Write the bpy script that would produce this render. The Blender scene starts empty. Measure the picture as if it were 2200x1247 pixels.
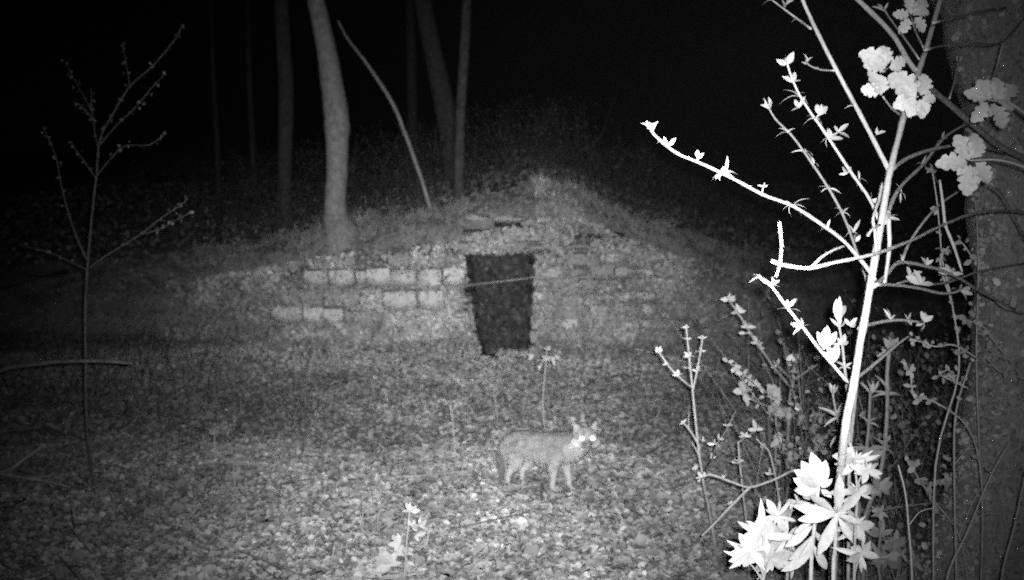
import bpy, bmesh, math, random
import numpy as np
from mathutils import Vector, Matrix, noise

R = math.radians
random.seed(7)
rng = np.random.default_rng(7)
scene = bpy.context.scene
C = scene.collection

# ------------------------------------------------------------------ camera
F = 2300.0                       # focal length in photo pixels (photo is 2200 x 1247)
PITCH = math.atan(146.5 / F)
CAM = Vector((0, 0, 1.6))
FWD = Vector((0, math.cos(PITCH), -math.sin(PITCH)))
UP = Vector((0, math.sin(PITCH), math.cos(PITCH)))
cam_d = bpy.data.cameras.new('camera')
cam = bpy.data.objects.new('camera', cam_d)
C.objects.link(cam)
cam.location = CAM
cam.rotation_euler = (math.pi / 2 - PITCH, 0, 0)
cam_d.sensor_width = 36
cam_d.lens = 36 * F / 2200
cam_d.clip_start = 0.05
cam_d.clip_end = 500
cam_d.dof.use_dof = True
cam_d.dof.focus_distance = 2.8
cam_d.dof.aperture_fstop = 4.0
scene.camera = cam

# ------------------------------------------------------------------ night sky, moon
w = bpy.data.worlds.new('World')
scene.world = w
w.use_nodes = True
nt = w.node_tree
sky = nt.nodes.new('ShaderNodeTexSky')
sky.sky_type = 'NISHITA'
sky.sun_disc = False
sky.sun_elevation = R(22)
sky.sun_rotation = R(200)
bw = nt.nodes.new('ShaderNodeRGBToBW')
nt.links.new(sky.outputs[0], bw.inputs[0])
nt.links.new(bw.outputs[0], nt.nodes['Background'].inputs[0])
nt.nodes['Background'].inputs[1].default_value = 0.00008

sun_d = bpy.data.lights.new('moon', 'SUN')
sun_d.energy = 0.003
sun_d.angle = R(0.5)
sun = bpy.data.objects.new('moon', sun_d)
C.objects.link(sun)
sun.rotation_euler = (R(90 - 22), 0, R(180 - 200))

# ------------------------------------------------------------------ the trail camera's own infrared lamp
LAMP_POWER = 11500.0
BEAM = R(12.9)
BEAM_PX = (1010, 650)            # where the beam is centred
lamp_d = bpy.data.lights.new('infrared_lamp', 'SPOT')
lamp_d.energy = LAMP_POWER
lamp_d.spot_size = R(110)
lamp_d.spot_blend = 0.3
lamp_d.shadow_soft_size = 0.012
lamp = bpy.data.objects.new('infrared_lamp', lamp_d)
C.objects.link(lamp)
lamp.location = CAM + Vector((0.028, 0.0, 0.02))
bdir = (FWD + Vector((1, 0, 0)) * ((BEAM_PX[0] - 1100) / F) + UP * ((623.5 - BEAM_PX[1]) / F)).normalized()
lamp.rotation_euler = bdir.to_track_quat('-Z', 'Y').to_euler()
lamp_d.use_nodes = True
lt = lamp_d.node_tree
em = lt.nodes['Emission']
geo = lt.nodes.new('ShaderNodeNewGeometry')
dot = lt.nodes.new('ShaderNodeVectorMath'); dot.operation = 'DOT_PRODUCT'
dot.inputs[1].default_value = bdir
lt.links.new(geo.outputs['Incoming'], dot.inputs[0])
def lmath(op, a, b=None):
    n = lt.nodes.new('ShaderNodeMath'); n.operation = op
    for i, v in enumerate((a, b)):
        if v is None: continue
        if isinstance(v, (int, float)): n.inputs[i].default_value = v
        else: lt.links.new(v, n.inputs[i])
    return n.outputs[0]
ang = lmath('ARCCOSINE', lmath('MINIMUM', lmath('ABSOLUTE', dot.outputs['Value']), 0.999999))
q = lmath('POWER', lmath('DIVIDE', ang, BEAM), 2.0)
st = lmath('EXPONENT', lmath('MULTIPLY', q, -1.0))
lt.links.new(st, em.inputs['Strength'])

scene.view_settings.view_transform = 'Standard'
scene.view_settings.look = 'None'
scene.view_settings.exposure = 0
scene.view_settings.gamma = 1
scene.view_settings.use_curve_mapping = False
scene.cycles.use_denoising = False
scene.cycles.sample_clamp_indirect = 0.5
scene.cycles.max_bounces = 3
scene.cycles.diffuse_bounces = 2
scene.cycles.filter_width = 1.9
scene.cycles.use_adaptive_sampling = True
scene.cycles.adaptive_threshold = 0.6
scene.cycles.adaptive_min_samples = 4

# ------------------------------------------------------------------ helpers
def at(px, py, d):
    """a point at depth d (metres along the view) that stands at photo pixel px, py"""
    return CAM + FWD * d + Vector((1, 0, 0)) * ((px - 1100) / F * d) + UP * ((623.5 - py) / F * d)

def fbm(x, y, s, seed=0.0):
    return noise.fractal(Vector((x * s + seed, y * s - seed, seed * 0.37)), 0.9, 2.0, 4)

_CREST = [(-40, 0.7), (-12, 0.75), (-8, 0.9), (-5.5, 1.0), (-4.7, 1.05), (-4.0, 1.12), (-3.3, 1.28), (-2.8, 1.4), (-2.2, 1.55),
          (-1.5, 1.6), (-1.0, 1.7), (-0.6, 1.83), (-0.1, 1.96), (0.25, 2.08), (0.5, 2.13), (0.9, 2.05), (1.25, 1.86), (1.6, 1.7),
          (1.95, 1.55), (2.5, 1.37), (3.2, 1.17), (4.2, 0.98), (6, 0.85), (10, 0.75), (40, 0.6)]
_CX = np.array([c[0] for c in _CREST]); _CZ = np.array([c[1] for c in _CREST])
_PT = np.array([-3.5, -1.2, -0.5, 0.0, 0.12, 0.34, 0.5, 0.95, 1.15, 2.0, 3.0])
_PP = np.array([-0.03, -0.025, 0.02, 0.09, 0.32, 0.62, 0.68, 0.74, 0.9, 1.0, 1.0])
DOOR_L, DOOR_R, DOOR_TOP = -0.57, 0.28, 1.21
FACE_Y = 13.0

def yface(x):
    return FACE_Y + 0.035 * x * x

def H(x, y, cut=True):
    crest = float(np.interp(x, _CX, _CZ))
    t = y - yface(x) + 0.05 * fbm(x, 3.0, 1.2, 4)
    p = float(np.interp(t, _PT, _PP))
    z = crest * p
    z += 0.05 * fbm(x, y, 0.55, 2) + 0.018 * fbm(x, y, 2.6, 9)
    if y > 16.5:
        z += 0.13 * (min(y, 45) - 16.5) * (1 + 0.15 * fbm(x, y, 0.12, 5))
    if t > 0.1 and y < 18:
        z += 0.15 * fbm(x, y, 1.9, 12) * min(1, (t - 0.1) * 2)
    if cut and DOOR_L - 0.25 < x < DOOR_R + 0.25 and 12.35 < y < 16.4 and DOOR_L - 0.02 < x < DOOR_R + 0.02:
        z = min(z, -0.11)
    return z

def on_ground(px, py, dmax=40):
    d = 2.5
    while d < dmax:
        p = at(px, py, d)
        if p.z <= H(p.x, p.y): return p
        d += 0.03
    return at(px, py, dmax)

def link(name, me, parent=None, mat=None, kind=None):
    o = bpy.data.objects.new(name, me)
    C.objects.link(o)
    if parent is not None: o.parent = parent
    if mat is not None and me is not None and not me.materials: me.materials.append(mat)
    if kind: o['kind'] = kind
    return o

def thing(name, label, cat, loc=(0, 0, 0), group=None):
    o = bpy.data.objects.new(name, None)
    C.objects.link(o)
    o.location = loc
    o.empty_display_size = 0.1
    o['label'] = label
    o['category'] = cat
    if group: o['group'] = group
    return o

def mesh_np(name, V, faces, tone=None, smooth=False):
    """V (n,3); faces (m,k) int array; tone: a value per face"""
    me = bpy.data.meshes.new(name)
    V = np.asarray(V, dtype=np.float32); faces = np.asarray(faces, dtype=np.int32)
    m, k = faces.shape
    me.vertices.add(len(V)); me.vertices.foreach_set('co', V.ravel())
    me.loops.add(m * k); me.loops.foreach_set('vertex_index', faces.ravel())
    me.polygons.add(m)
    me.polygons.foreach_set('loop_start', np.arange(0, m * k, k, dtype=np.int32))
    if smooth: me.polygons.foreach_set('use_smooth', np.ones(m, dtype=bool))
    me.update(calc_edges=True)
    if tone is not None:
        a = me.attributes.new('tone', 'FLOAT', 'FACE')
        a.data.foreach_set('value', np.asarray(tone, dtype=np.float32))
    return me

# ------------------------------------------------------------------ materials (an infrared picture has no hue: greys only)
def mat_noise(name, lo, hi, scale=20.0, detail=6.0, rough=0.9, bump=0.0, tone=False, fine=None, spec=0.15, stretch=None, rand=0.0):
    m = bpy.data.materials.new(name); m.use_nodes = True
    t = m.node_tree; N = t.nodes; L = t.links
    b = N['Principled BSDF']
    b.inputs['Roughness'].default_value = rough
    b.inputs['Specular IOR Level'].default_value = spec
    tc = N.new('ShaderNodeTexCoord')
    vec = tc.outputs['Object']
    if stretch:
        mp = N.new('ShaderNodeMapping'); mp.inputs['Scale'].default_value = stretch
        L.new(vec, mp.inputs[0]); vec = mp.outputs[0]
    n1 = N.new('ShaderNodeTexNoise'); n1.inputs['Scale'].default_value = scale; n1.inputs['Detail'].default_value = detail
    n1.inputs['Roughness'].default_value = 0.65
    L.new(vec, n1.inputs['Vector'])
    fac = n1.outputs['Fac']
    if fine:
        n2 = N.new('ShaderNodeTexNoise'); n2.inputs['Scale'].default_value = fine; n2.inputs['Detail'].default_value = 2
        L.new(vec, n2.inputs['Vector'])
        mx = N.new('ShaderNodeMath'); mx.operation = 'MULTIPLY_ADD'
        mx.inputs[1].default_value = 0.8
        L.new(n2.outputs['Fac'], mx.inputs[0])
        sb = N.new('ShaderNodeMath'); sb.operation = 'SUBTRACT'; sb.inputs[1].default_value = 0.4
        L.new(fac, sb.inputs[0]); L.new(sb.outputs[0], mx.inputs[2]); fac = mx.outputs[0]
    mr = N.new('ShaderNodeMapRange')
    mr.inputs['From Min'].default_value = 0.3; mr.inputs['From Max'].default_value = 0.7
    mr.inputs['To Min'].default_value = lo; mr.inputs['To Max'].default_value = hi
    L.new(fac, mr.inputs['Value'])
    val = mr.outputs[0]
    if tone:
        a = N.new('ShaderNodeAttribute'); a.attribute_name = 'tone'
        mu = N.new('ShaderNodeMath'); mu.operation = 'MULTIPLY'
        L.new(val, mu.inputs[0]); L.new(a.outputs['Fac'], mu.inputs[1]); val = mu.outputs[0]
    if rand:
        oi = N.new('ShaderNodeObjectInfo')
        m2 = N.new('ShaderNodeMapRange'); m2.inputs['To Min'].default_value = 1 - rand; m2.inputs['To Max'].default_value = 1 + rand
        L.new(oi.outputs['Random'], m2.inputs['Value'])
        mu = N.new('ShaderNodeMath'); mu.operation = 'MULTIPLY'
        L.new(val, mu.inputs[0]); L.new(m2.outputs[0], mu.inputs[1]); val = mu.outputs[0]
    cc = N.new('ShaderNodeCombineColor')
    for i in range(3): L.new(val, cc.inputs[i])
    L.new(cc.outputs[0], b.inputs['Base Color'])
    if bump:
        bp = N.new('ShaderNodeBump'); bp.inputs['Strength'].default_value = bump; bp.inputs['Distance'].default_value = 0.02
        L.new(fac, bp.inputs['Height']); L.new(bp.outputs[0], b.inputs['Normal'])
    return m

M_SOIL = mat_noise('soil', 0.10, 0.22, 3.0, 10, bump=0.8, fine=50)
M_LITTER = mat_noise('leaf_litter', 0.7, 1.25, 6, 3, tone=True)
M_PALE = mat_noise('pale_stone', 0.27, 0.43, 7, 8, bump=0.5, fine=55, rand=0.12)
M_STONE = mat_noise('weathered_stone', 0.13, 0.33, 6, 8, bump=0.6, fine=55, rand=0.25)
M_DARK = mat_noise('dark_stone', 0.02, 0.048, 6, 8, bump=0.5, fine=45, rand=0.12)  # very dark stone: doorway passage, and slabs coloured as shaded hollows
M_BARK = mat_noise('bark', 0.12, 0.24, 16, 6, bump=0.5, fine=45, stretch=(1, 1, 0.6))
M_BARK_R = mat_noise('smooth_bark', 0.26, 0.42, 14, 6, bump=0.3, fine=90, stretch=(1, 1, 0.6))
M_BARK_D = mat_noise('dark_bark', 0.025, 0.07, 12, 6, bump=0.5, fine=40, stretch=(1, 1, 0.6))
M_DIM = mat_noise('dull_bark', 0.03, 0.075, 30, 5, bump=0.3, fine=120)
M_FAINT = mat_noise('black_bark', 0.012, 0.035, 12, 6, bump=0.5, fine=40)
M_STEM = mat_noise('twig_bark', 0.16, 0.28, 60, 4, bump=0.2, fine=300)
M_STEMB = mat_noise('smooth_twig_bark', 0.30, 0.46, 45, 5, bump=0.3)
M_LEAF = mat_noise('fresh_leaf', 0.22, 0.36, 5, 4, rough=0.6, rand=0.18)
M_WEED = mat_noise('weed_leaf', 0.07, 0.13, 5, 4, rough=0.7, rand=0.3)
M_WEEDB = mat_noise('pale_weed_leaf', 0.15, 0.24, 5, 4, rough=0.7, rand=0.2)
M_WEEDSTEM = mat_noise('weed_stem', 0.13, 0.21, 60, 4)
M_BRUSH = mat_noise('dry_brush', 0.6, 1.2, 5, 3, tone=True)
M_FUR = mat_noise('fur', 0.75, 1.2, 60, 4, tone=True, bump=0.4, fine=260)

# ------------------------------------------------------------------ ground
def axis(parts):
    out = []
    for a, b, s in parts:
        n = max(1, int(round((b - a) / s)))
        out += [a + (b - a) * i / n for i in range(n)]
    out.append(parts[-1][1])
    return out

def build_ground():
    xs = axis([(-60, -12, 2.0), (-12, -5, 0.35), (-5, DOOR_L - 0.03, 0.09), (DOOR_L - 0.03, DOOR_L - 0.01, 0.02), (DOOR_L - 0.01, DOOR_R + 0.01, 0.09),
               (DOOR_R + 0.01, DOOR_R + 0.03, 0.02), (DOOR_R + 0.03, 4.5, 0.09), (4.5, 12, 0.35), (12, 60, 2.0)])
    ys = axis([(-12, 2, 1.0), (2, 12, 0.14), (12, 15.6, 0.06), (15.6, 22, 0.2), (22, 50, 0.8), (50, 140, 6)])
    nx, ny = len(xs), len(ys)
    V = np.array([(x, y, H(x, y)) for y in ys for x in xs])
    idx = np.arange(nx * ny).reshape(ny, nx)
    Fc = np.stack([idx[:-1, :-1], idx[:-1, 1:], idx[1:, 1:], idx[1:, :-1]], -1).reshape(-1, 4)
    g = link('ground', mesh_np('ground', V, Fc, smooth=True), mat=M_SOIL, kind='structure')
    g['label'] = 'leaf-strewn woodland floor rising into an earth bank'
    return g
ground = build_ground()

# ------------------------------------------------------------------ litter: thousands of small leaves lying and standing in the ground cover
def leaves_mesh(name, P, size, tilt, tone, aspect=0.62):
    """six-cornered bent leaves. P (n,3), size (n,), tilt (n,) radians from flat, tone (n,)"""
    n = len(P)
    az = rng.uniform(0, 2 * math.pi, n); spin = rng.uniform(0, 2 * math.pi, n)
    ax = np.stack([np.cos(az), np.sin(az), np.zeros(n)], -1)
    nz = np.array([0, 0, 1.0])
    # normal tilted about ax
    perp = np.stack([-np.sin(az), np.cos(az), np.zeros(n)], -1)
    nor = nz * np.cos(tilt)[:, None] + perp * np.sin(tilt)[:, None]
    b = np.cross(nor, ax)
    u = ax * np.cos(spin)[:, None] + b * np.sin(spin)[:, None]
    v = -ax * np.sin(spin)[:, None] + b * np.cos(spin)[:, None]
    pat = [(-.5, 0, 0), (-.2, -.45, .12), (.25, -.36, .14), (.5, 0, .02), (.22, .40, .12), (-.22, .42, .16)]
    V = np.zeros((n, 6, 3))
    for i, (a, c, h) in enumerate(pat):
        j = rng.uniform(0.75, 1.25, (n, 1))
        V[:, i] = P + (u * a + v * c * aspect * 1.4 * j + nor * h * rng.uniform(0.2, 2.0, (n, 1))) * size[:, None]
    base = np.arange(n)[:, None] * 6
    Fc = np.concatenate([base + np.array([[0, 1, 2, 3]]), base + np.array([[0, 3, 4, 5]])], 0)
    return mesh_np(name, V.reshape(-1, 3), Fc, np.concatenate([tone, tone]))

def patch(x, y, s, seed):
    return np.array([fbm(a, b, s, seed) for a, b in zip(x, y)])

def scatter(n, y0, y1, half=0.50, left=None):
    """points over the wedge of floor the lens sees"""
    u = rng.uniform(0, 1, n)
    y = np.sqrt(y0 * y0 + u * (y1 * y1 - y0 * y0))
    x = rng.uniform(-half, half, n) * y
    return x, y

def litter(name, label, n, y0, y1, smin, smax, tone0, tmax=1.1, half=0.52, lift=0.02, keep=None):
    x, y = scatter(n, y0, y1, half)
    if keep is not None:
        k = keep(x, y); x, y = x[k], y[k]
    inside = (x > DOOR_L - 0.05) & (x < DOOR_R + 0.05) & (y > 12.95) & (y < 13.5)
    x, y = x[~inside], y[~inside]
    n = len(x)
    pt = patch(x, y, 1.3, 3) + 0.4 * patch(x, y, 0.5, 21)
    z = np.array([H(a, b, b < 13.3) for a, b in zip(x, y)])
    size = rng.uniform(smin, smax, n) * rng.uniform(0.7, 1.25, n)
    z = z + rng.uniform(0, lift, n) + size * 0.1
    tilt = np.abs(rng.normal(0.35 if y0 < 12 else 0.8, 0.45, n)).clip(0, tmax)
    tone = tone0 * np.exp(rng.normal(0, 0.2, n)) * (1 + 0.42 * pt).clip(0.4, 1.7)
    # darker moss grows in the ground cover left of the middle
    moss = np.exp(-((x + 2.6) / 1.5) ** 2 - ((y - 9.0) / 2.6) ** 2)
    tone = tone * (1 - 0.42 * moss)
    near = ((y - 10.2) / 2.6).clip(0, 1) * (y < 13.2)
    tilt = tilt + 0.45 * near; tone = tone * (1 + 0.25 * near)
    o = link(name, leaves_mesh(name, np.stack([x, y, z], -1), size, tilt, tone.clip(0.03, 0.7)), mat=M_LITTER, kind='stuff')
    o['label'] = label; o['category'] = 'leaf litter'
    return o

litter('leaf_litter', 'pale dead leaves and low herbs covering the foreground floor', 95000, 3.6, 8.0, 0.018, 0.045, 0.215)
litter('leaf_litter', 'small dead leaves covering the floor between the canid and the stone face', 70000, 8.0, 13.0, 0.02, 0.05, 0.18)
litter('leaf_litter', 'larger curled leaves strewn over the foreground floor', 2600, 3.6, 9.0, 0.05, 0.085, 0.155, tmax=0.9)
litter('leaf_litter', 'leaves and moss clinging to the earth bank around the stone face', 52000, 12.9, 16.5, 0.03, 0.07, 0.115, tmax=1.3,
       keep=lambda x, y: np.abs(x) < 6.5)
litter('leaf_litter', 'dim leaves on the wooded rise behind the bank', 16000, 16.5, 30, 0.05, 0.10, 0.16, tmax=1.5)

def blades(name, label, n, y0, y1, hmin, hmax, wid, tone0, lean=0.5, keep=None, half=0.5):
    x, y = scatter(n, y0, y1, half)
    pt = patch(x, y, 0.9, 33)
    k = rng.uniform(-0.6, 0.9, n) < pt
    if keep is not None: k = keep(x, y)
    x, y, pt = x[k], y[k], pt[k]
    n = len(x)
    z = np.array([H(a, b) for a, b in zip(x, y)])
    h = rng.uniform(hmin, hmax, n)
    az = rng.uniform(0, 2 * math.pi, n); ln = rng.uniform(0, lean, n) * h
    d = np.stack([np.cos(az) * ln, np.sin(az) * ln, np.zeros(n)], -1)
    P = np.stack([x, y, z], -1)
    s = np.stack([np.ones(n), rng.uniform(-.4, .4, n), np.zeros(n)], -1) * (wid * rng.uniform(0.6, 1.4, n))[:, None] * 0.5
    up = np.array([0, 0, 1.0]) * h[:, None]
    V = np.zeros((n, 5, 3))
    V[:, 0] = P - s; V[:, 1] = P + s
    V[:, 2] = P + up * 0.6 + d * 0.4 + s * 0.8; V[:, 3] = P + up * 0.6 + d * 0.4 - s * 0.8
    V[:, 4] = P + up * 0.95 + d
    b = np.arange(n)[:, None] * 5
    Fc = np.concatenate([b + np.array([[0, 1, 2]]), b + np.array([[0, 2, 3]]), b + np.array([[3, 2, 4]])], 0)
    tone = (tone0 * np.exp(rng.normal(0, 0.35, n))).clip(0.03, 0.7)
    o = link(name, mesh_np(name, V.reshape(-1, 3), Fc, np.tile(tone, 3)), mat=M_LITTER, kind='stuff')
    o['label'] = label; o['category'] = 'grass'
    return o
blades('grass', 'thin grass blades standing in the foreground leaf litter', 5000, 3.6, 9.5, 0.03, 0.12, 0.005, 0.12, lean=1.0)
blades('grass', 'short grass in front of the stone face', 5000, 9.0, 13.0, 0.04, 0.12, 0.006, 0.10, lean=1.0)
blades('grass', 'pale grass tufts growing over the top of the bank', 16000, 13.35, 15.3, 0.04, 0.13, 0.010, 0.24, lean=1.3, half=0.14,
       keep=lambda x, y: (patch(x, y, 1.1, 41) + 0.9 - 1.6 * np.abs(x - 0.3 - 0.10 * (y - 13.4)) > rng.uniform(0, 1.4, len(x))))
blades('grass', 'dim grass standing along the crest of the bank', 9000, 13.9, 15.6, 0.05, 0.22, 0.008, 0.12, lean=1.2, half=0.3)

def sticks(name, label, n, y0, y1):
    V = []; Fc = []; tones = []
    x, y = scatter(n, y0, y1)
    for a, b in zip(x, y):
        L = random.uniform(.08, .5); az = random.uniform(0, 3.14); r = random.uniform(.002, .006)
        dx, dy = math.cos(az) * L / 2, math.sin(az) * L / 2
        p = np.array((a - dx, b - dy, H(a - dx, b - dy) + .03)); c = np.array((a + dx, b + dy, H(a + dx, b + dy) + random.uniform(.03, .08)))
        o = np.array((-math.sin(az), math.cos(az), 0)) * r; u = np.array((0, 0, r * 1.6)); k = len(V)
        V += [p - o, p + o, p + u, c - o, c + o, c + u]
        Fc += [(k, k + 1, k + 4, k + 3), (k + 1, k + 2, k + 5, k + 4), (k + 2, k, k + 3, k + 5)]
        tones += [random.choice((.06, .1, .15, .18))] * 3
    o = link(name, mesh_np(name, np.array(V), np.array(Fc), tones), mat=M_BRUSH, kind='stuff')
    o['label'] = label; o['category'] = 'sticks'
sticks('stick_debris', 'small dead sticks scattered through the leaf litter', 260, 3.8, 11)

# ------------------------------------------------------------------ stone face of the bank
def stone_mesh(seed):
    r = random.Random(seed)
    bm = bmesh.new()
    bmesh.ops.create_cube(bm, size=1.0)
    bmesh.ops.subdivide_edges(bm, edges=bm.edges[:], cuts=1, use_grid_fill=True)
    for v in bm.verts:
        c = v.co
        k = sum(abs(abs(a) - 0.5) < 1e-4 for a in c)
        f = {3: 0.90, 2: 0.97, 1: 1.03}.get(k, 1)
        c *= f
        c.x += r.uniform(-.035, .035); c.y += r.uniform(-.06, .06); c.z += r.uniform(-.045, .045)
    bm.normal_update()
    me = bpy.data.meshes.new('stone')
    bm.to_mesh(me); bm.free()
    for p in me.polygons: p.use_smooth = r.random() < 0.5
    return me
STONES = {}
for key, m in (('pale', M_PALE), ('mid', M_STONE), ('dark', M_DARK)):
    STONES[key] = []
    for i in range(6):
        me = stone_mesh(i * 7 + len(key)); me.materials.append(m); STONES[key].append(me)

wall = thing('stone_wall', 'low dry-stone cellar front with a dark doorway, built into the bank', 'stone wall', (0, FACE_Y, 0))
def stone(x0, x1, z0, z1, y, kind='mid', depth=0.3, parent=None, name='stone', tilt=0.0):
    o = bpy.data.objects.new(name, random.choice(STONES[kind]))
    C.objects.link(o)
    par = parent or wall
    o.parent = par
    o.location = Vector(((x0 + x1) / 2, y + depth / 2, (z0 + z1) / 2)) - Vector(par.location)
    o.scale = (x1 - x0, depth, z1 - z0)
    o.rotation_euler = (random.uniform(-.06, .06), random.uniform(-.025, .025) + tilt, random.uniform(-.06, .06))
    return o

def pz(py, d=13.0):
    return at(1100, py, d).z
def pxx(px, d=13.0):
    return (px - 1100) / F * d

# the pale squared blocks that stand out, left of the doorway
for (a, b, t, u) in [(648, 700, 583, 616), (703, 758, 582, 616), (785, 838, 577, 613), (841, 893, 579, 614), (902, 948, 578, 614), (951, 998, 577, 613),
                     (822, 896, 625, 666), (900, 955, 624, 665), (575, 640, 664, 697), (645, 688, 663, 700), (691, 732, 664, 700)]:
    stone(pxx(a), pxx(b), pz(u), pz(t), yface(pxx((a + b) / 2)) - 0.10, 'pale', 0.34)
def course(x0, x1, z0, z1, kinds, gap=0.025, lmin=0.2, lmax=0.5, skip=0.0, yoff=-0.06):
    x = x0
    while x < x1 - 0.08:
        l = random.uniform(lmin, lmax)
        if x + l > x1 - 0.12: l = x1 - x
        if random.random() >= skip:
            xm = x + l / 2
            z1r = z1 + random.uniform(-0.015, 0.015)
            stone(x + gap / 2, x + l - gap / 2, z0 + gap / 2, z1r - gap / 2, yface(xm) + yoff + random.uniform(-.03, .04), random.choice(kinds), 0.34)
        x += l
# courses of weathered stone round them
course(pxx(760), pxx(785), pz(616), pz(580), ['pale'])
course(pxx(690), pxx(820), pz(666), pz(622), ['mid', 'pale'])
course(pxx(958), DOOR_L, pz(666), pz(622), ['mid'])
course(pxx(735), DOOR_L + 0.06, pz(702), pz(668), ['mid', 'pale'])
course(pxx(560), DOOR_L + 0.11, pz(740), pz(704), ['mid'], skip=0.1)
course(pxx(640), DOOR_L + 0.17, pz(785), pz(742), ['mid'], skip=0.15)
course(pxx(540), pxx(574), pz(697), pz(662), ['mid'])
course(pxx(590), pxx(690), pz(660), pz(622), ['mid'], skip=0.2)
course(pxx(830), DOOR_L, pz(575), pz(545), ['mid'], yoff=0.05, skip=0.1)
# right of the doorway: rougher rubble
zz = [-0.08, 0.1, 0.27, 0.42, 0.6, 0.75, 0.92, 1.07, 1.22]
for i in range(len(zz) - 1):
    xl = DOOR_R + 0.005 - 0.012 * (8 - i)
    course(xl, [2.5, 2.5, 2.45, 2.4, 2.4, 2.3, 2.2, 1.9][i], zz[i], zz[i + 1], ['mid', 'mid', 'mid', 'pale'], lmin=0.18, lmax=0.42, skip=0.08, yoff=-0.05 + 0.02 * i)
# lintel slabs over the doorway, and slabs higher up
stone(DOOR_L - 0.14, -0.12, DOOR_TOP, DOOR_TOP + 0.13, 12.94, 'mid', 0.5, name='lintel')
stone(-0.11, DOOR_R + 0.2, DOOR_TOP + 0.005, DOOR_TOP + 0.12, 12.95, 'mid', 0.5, name='lintel')
stone(DOOR_L - 0.05, -0.13, DOOR_TOP + 0.145, DOOR_TOP + 0.29, 13.02, 'mid', 0.5)
stone(-0.12, 0.42, DOOR_TOP + 0.145, DOOR_TOP + 0.30, 13.04, 'mid', 0.5)
for (a, b, t, u, d) in [(1230, 1300, 481, 492, 13.95), (1060, 1140, 466, 480, 13.9), (1215, 1280, 520, 536, 13.3), (1003, 1050, 462, 474, 13.8)]:
    p0, p1 = at(a, u, d), at(b, t, d)
    stone(p0.x, p1.x, p0.z, p1.z, p0.y, 'mid', 0.45, tilt=random.uniform(-.05, .05))
for (a, b, t, u, d) in [(1215, 1262, 503, 516, 13.5), (1264, 1300, 501, 514, 13.55), (1303, 1342, 500, 510, 13.6), (1062, 1098, 480, 488, 13.4), (1100, 1146, 482, 490, 13.4)]:  # dark slabs put the shade of hollows in the bank into the colour
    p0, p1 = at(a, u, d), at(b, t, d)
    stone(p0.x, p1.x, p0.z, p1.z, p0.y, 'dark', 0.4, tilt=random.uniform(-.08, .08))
# moss, roots and soil caught on the stone face
def crust():
    n = 46000
    x = rng.uniform(-4.4, 3.2, n); zf = rng.uniform(-0.12, 1.6, n)
    top = np.interp(x, _CX, _CZ) * 0.78
    k = (zf < top) & ~((x > DOOR_L + 0.2 * (1 - zf / DOOR_TOP).clip(0, 1) ** 1.2) & (x < DOOR_R - 0.04 * (1 - zf / DOOR_TOP)) & (zf < DOOR_TOP))
    pt = patch(x, zf, 1.6, 51) + 0.5 * patch(x, zf, 4.5, 57)
    k &= (pt > rng.uniform(-0.75, 0.45, n))
    # the squared pale blocks stay mostly bare
    bare = ((x > pxx(645)) & (x < pxx(1000)) & (zf > pz(616)) & (zf < pz(577))) | ((x > pxx(820)) & (x < pxx(957)) & (zf > pz(666)) & (zf < pz(622))) | ((x > pxx(572)) & (x < pxx(735)) & (zf > pz(700)) & (zf < pz(662)))
    k &= ~bare | (rng.uniform(0, 1, n) < 0.22)
    x, zf, pt = x[k], zf[k], pt[k]
    n = len(x)
    y = yface(x) - 0.13 + rng.uniform(-0.03, 0.05, n) + 0.25 * np.maximum(0, zf - 1.15)
    size = rng.uniform(0.02, 0.06, n)
    tone = 0.198 * np.exp(rng.normal(0, 0.25, n)) * (1 + 0.5 * pt).clip(0.5, 1.5)
    o = link('moss', leaves_mesh('moss', np.stack([x, y - FACE_Y, zf], -1), size, rng.uniform(0.7, 1.8, n), tone), wall, M_LITTER, 'stuff')
crust()
# the passage behind the doorway: dark stone cheeks, end wall, roof slabs
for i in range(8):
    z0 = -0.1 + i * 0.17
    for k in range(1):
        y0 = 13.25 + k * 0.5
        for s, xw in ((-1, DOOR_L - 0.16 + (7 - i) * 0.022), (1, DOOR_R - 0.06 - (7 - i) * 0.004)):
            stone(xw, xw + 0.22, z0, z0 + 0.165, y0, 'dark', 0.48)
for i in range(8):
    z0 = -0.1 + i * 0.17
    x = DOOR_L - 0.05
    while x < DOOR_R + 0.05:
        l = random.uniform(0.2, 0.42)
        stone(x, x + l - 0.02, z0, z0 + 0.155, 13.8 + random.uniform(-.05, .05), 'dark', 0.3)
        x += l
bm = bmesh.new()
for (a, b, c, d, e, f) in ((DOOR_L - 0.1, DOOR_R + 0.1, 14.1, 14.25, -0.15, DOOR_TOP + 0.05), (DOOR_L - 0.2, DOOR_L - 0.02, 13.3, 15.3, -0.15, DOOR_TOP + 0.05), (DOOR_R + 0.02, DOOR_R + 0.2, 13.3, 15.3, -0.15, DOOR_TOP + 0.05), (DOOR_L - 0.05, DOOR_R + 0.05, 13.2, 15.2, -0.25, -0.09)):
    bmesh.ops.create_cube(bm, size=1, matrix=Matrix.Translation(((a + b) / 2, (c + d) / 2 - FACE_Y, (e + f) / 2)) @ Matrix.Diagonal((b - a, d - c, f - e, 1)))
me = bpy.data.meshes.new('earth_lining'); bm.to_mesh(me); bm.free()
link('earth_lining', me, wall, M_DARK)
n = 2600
link('rubble', leaves_mesh('rubble', np.stack([rng.uniform(DOOR_L, DOOR_R, n), 13.76 - FACE_Y + rng.uniform(-.12, .02, n), rng.uniform(-.08, 1.22, n)], -1), rng.uniform(.03, .09, n), rng.uniform(.8, 2.0, n), .032 * np.exp(rng.normal(0, .4, n))), wall, M_LITTER, 'stuff')
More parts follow.
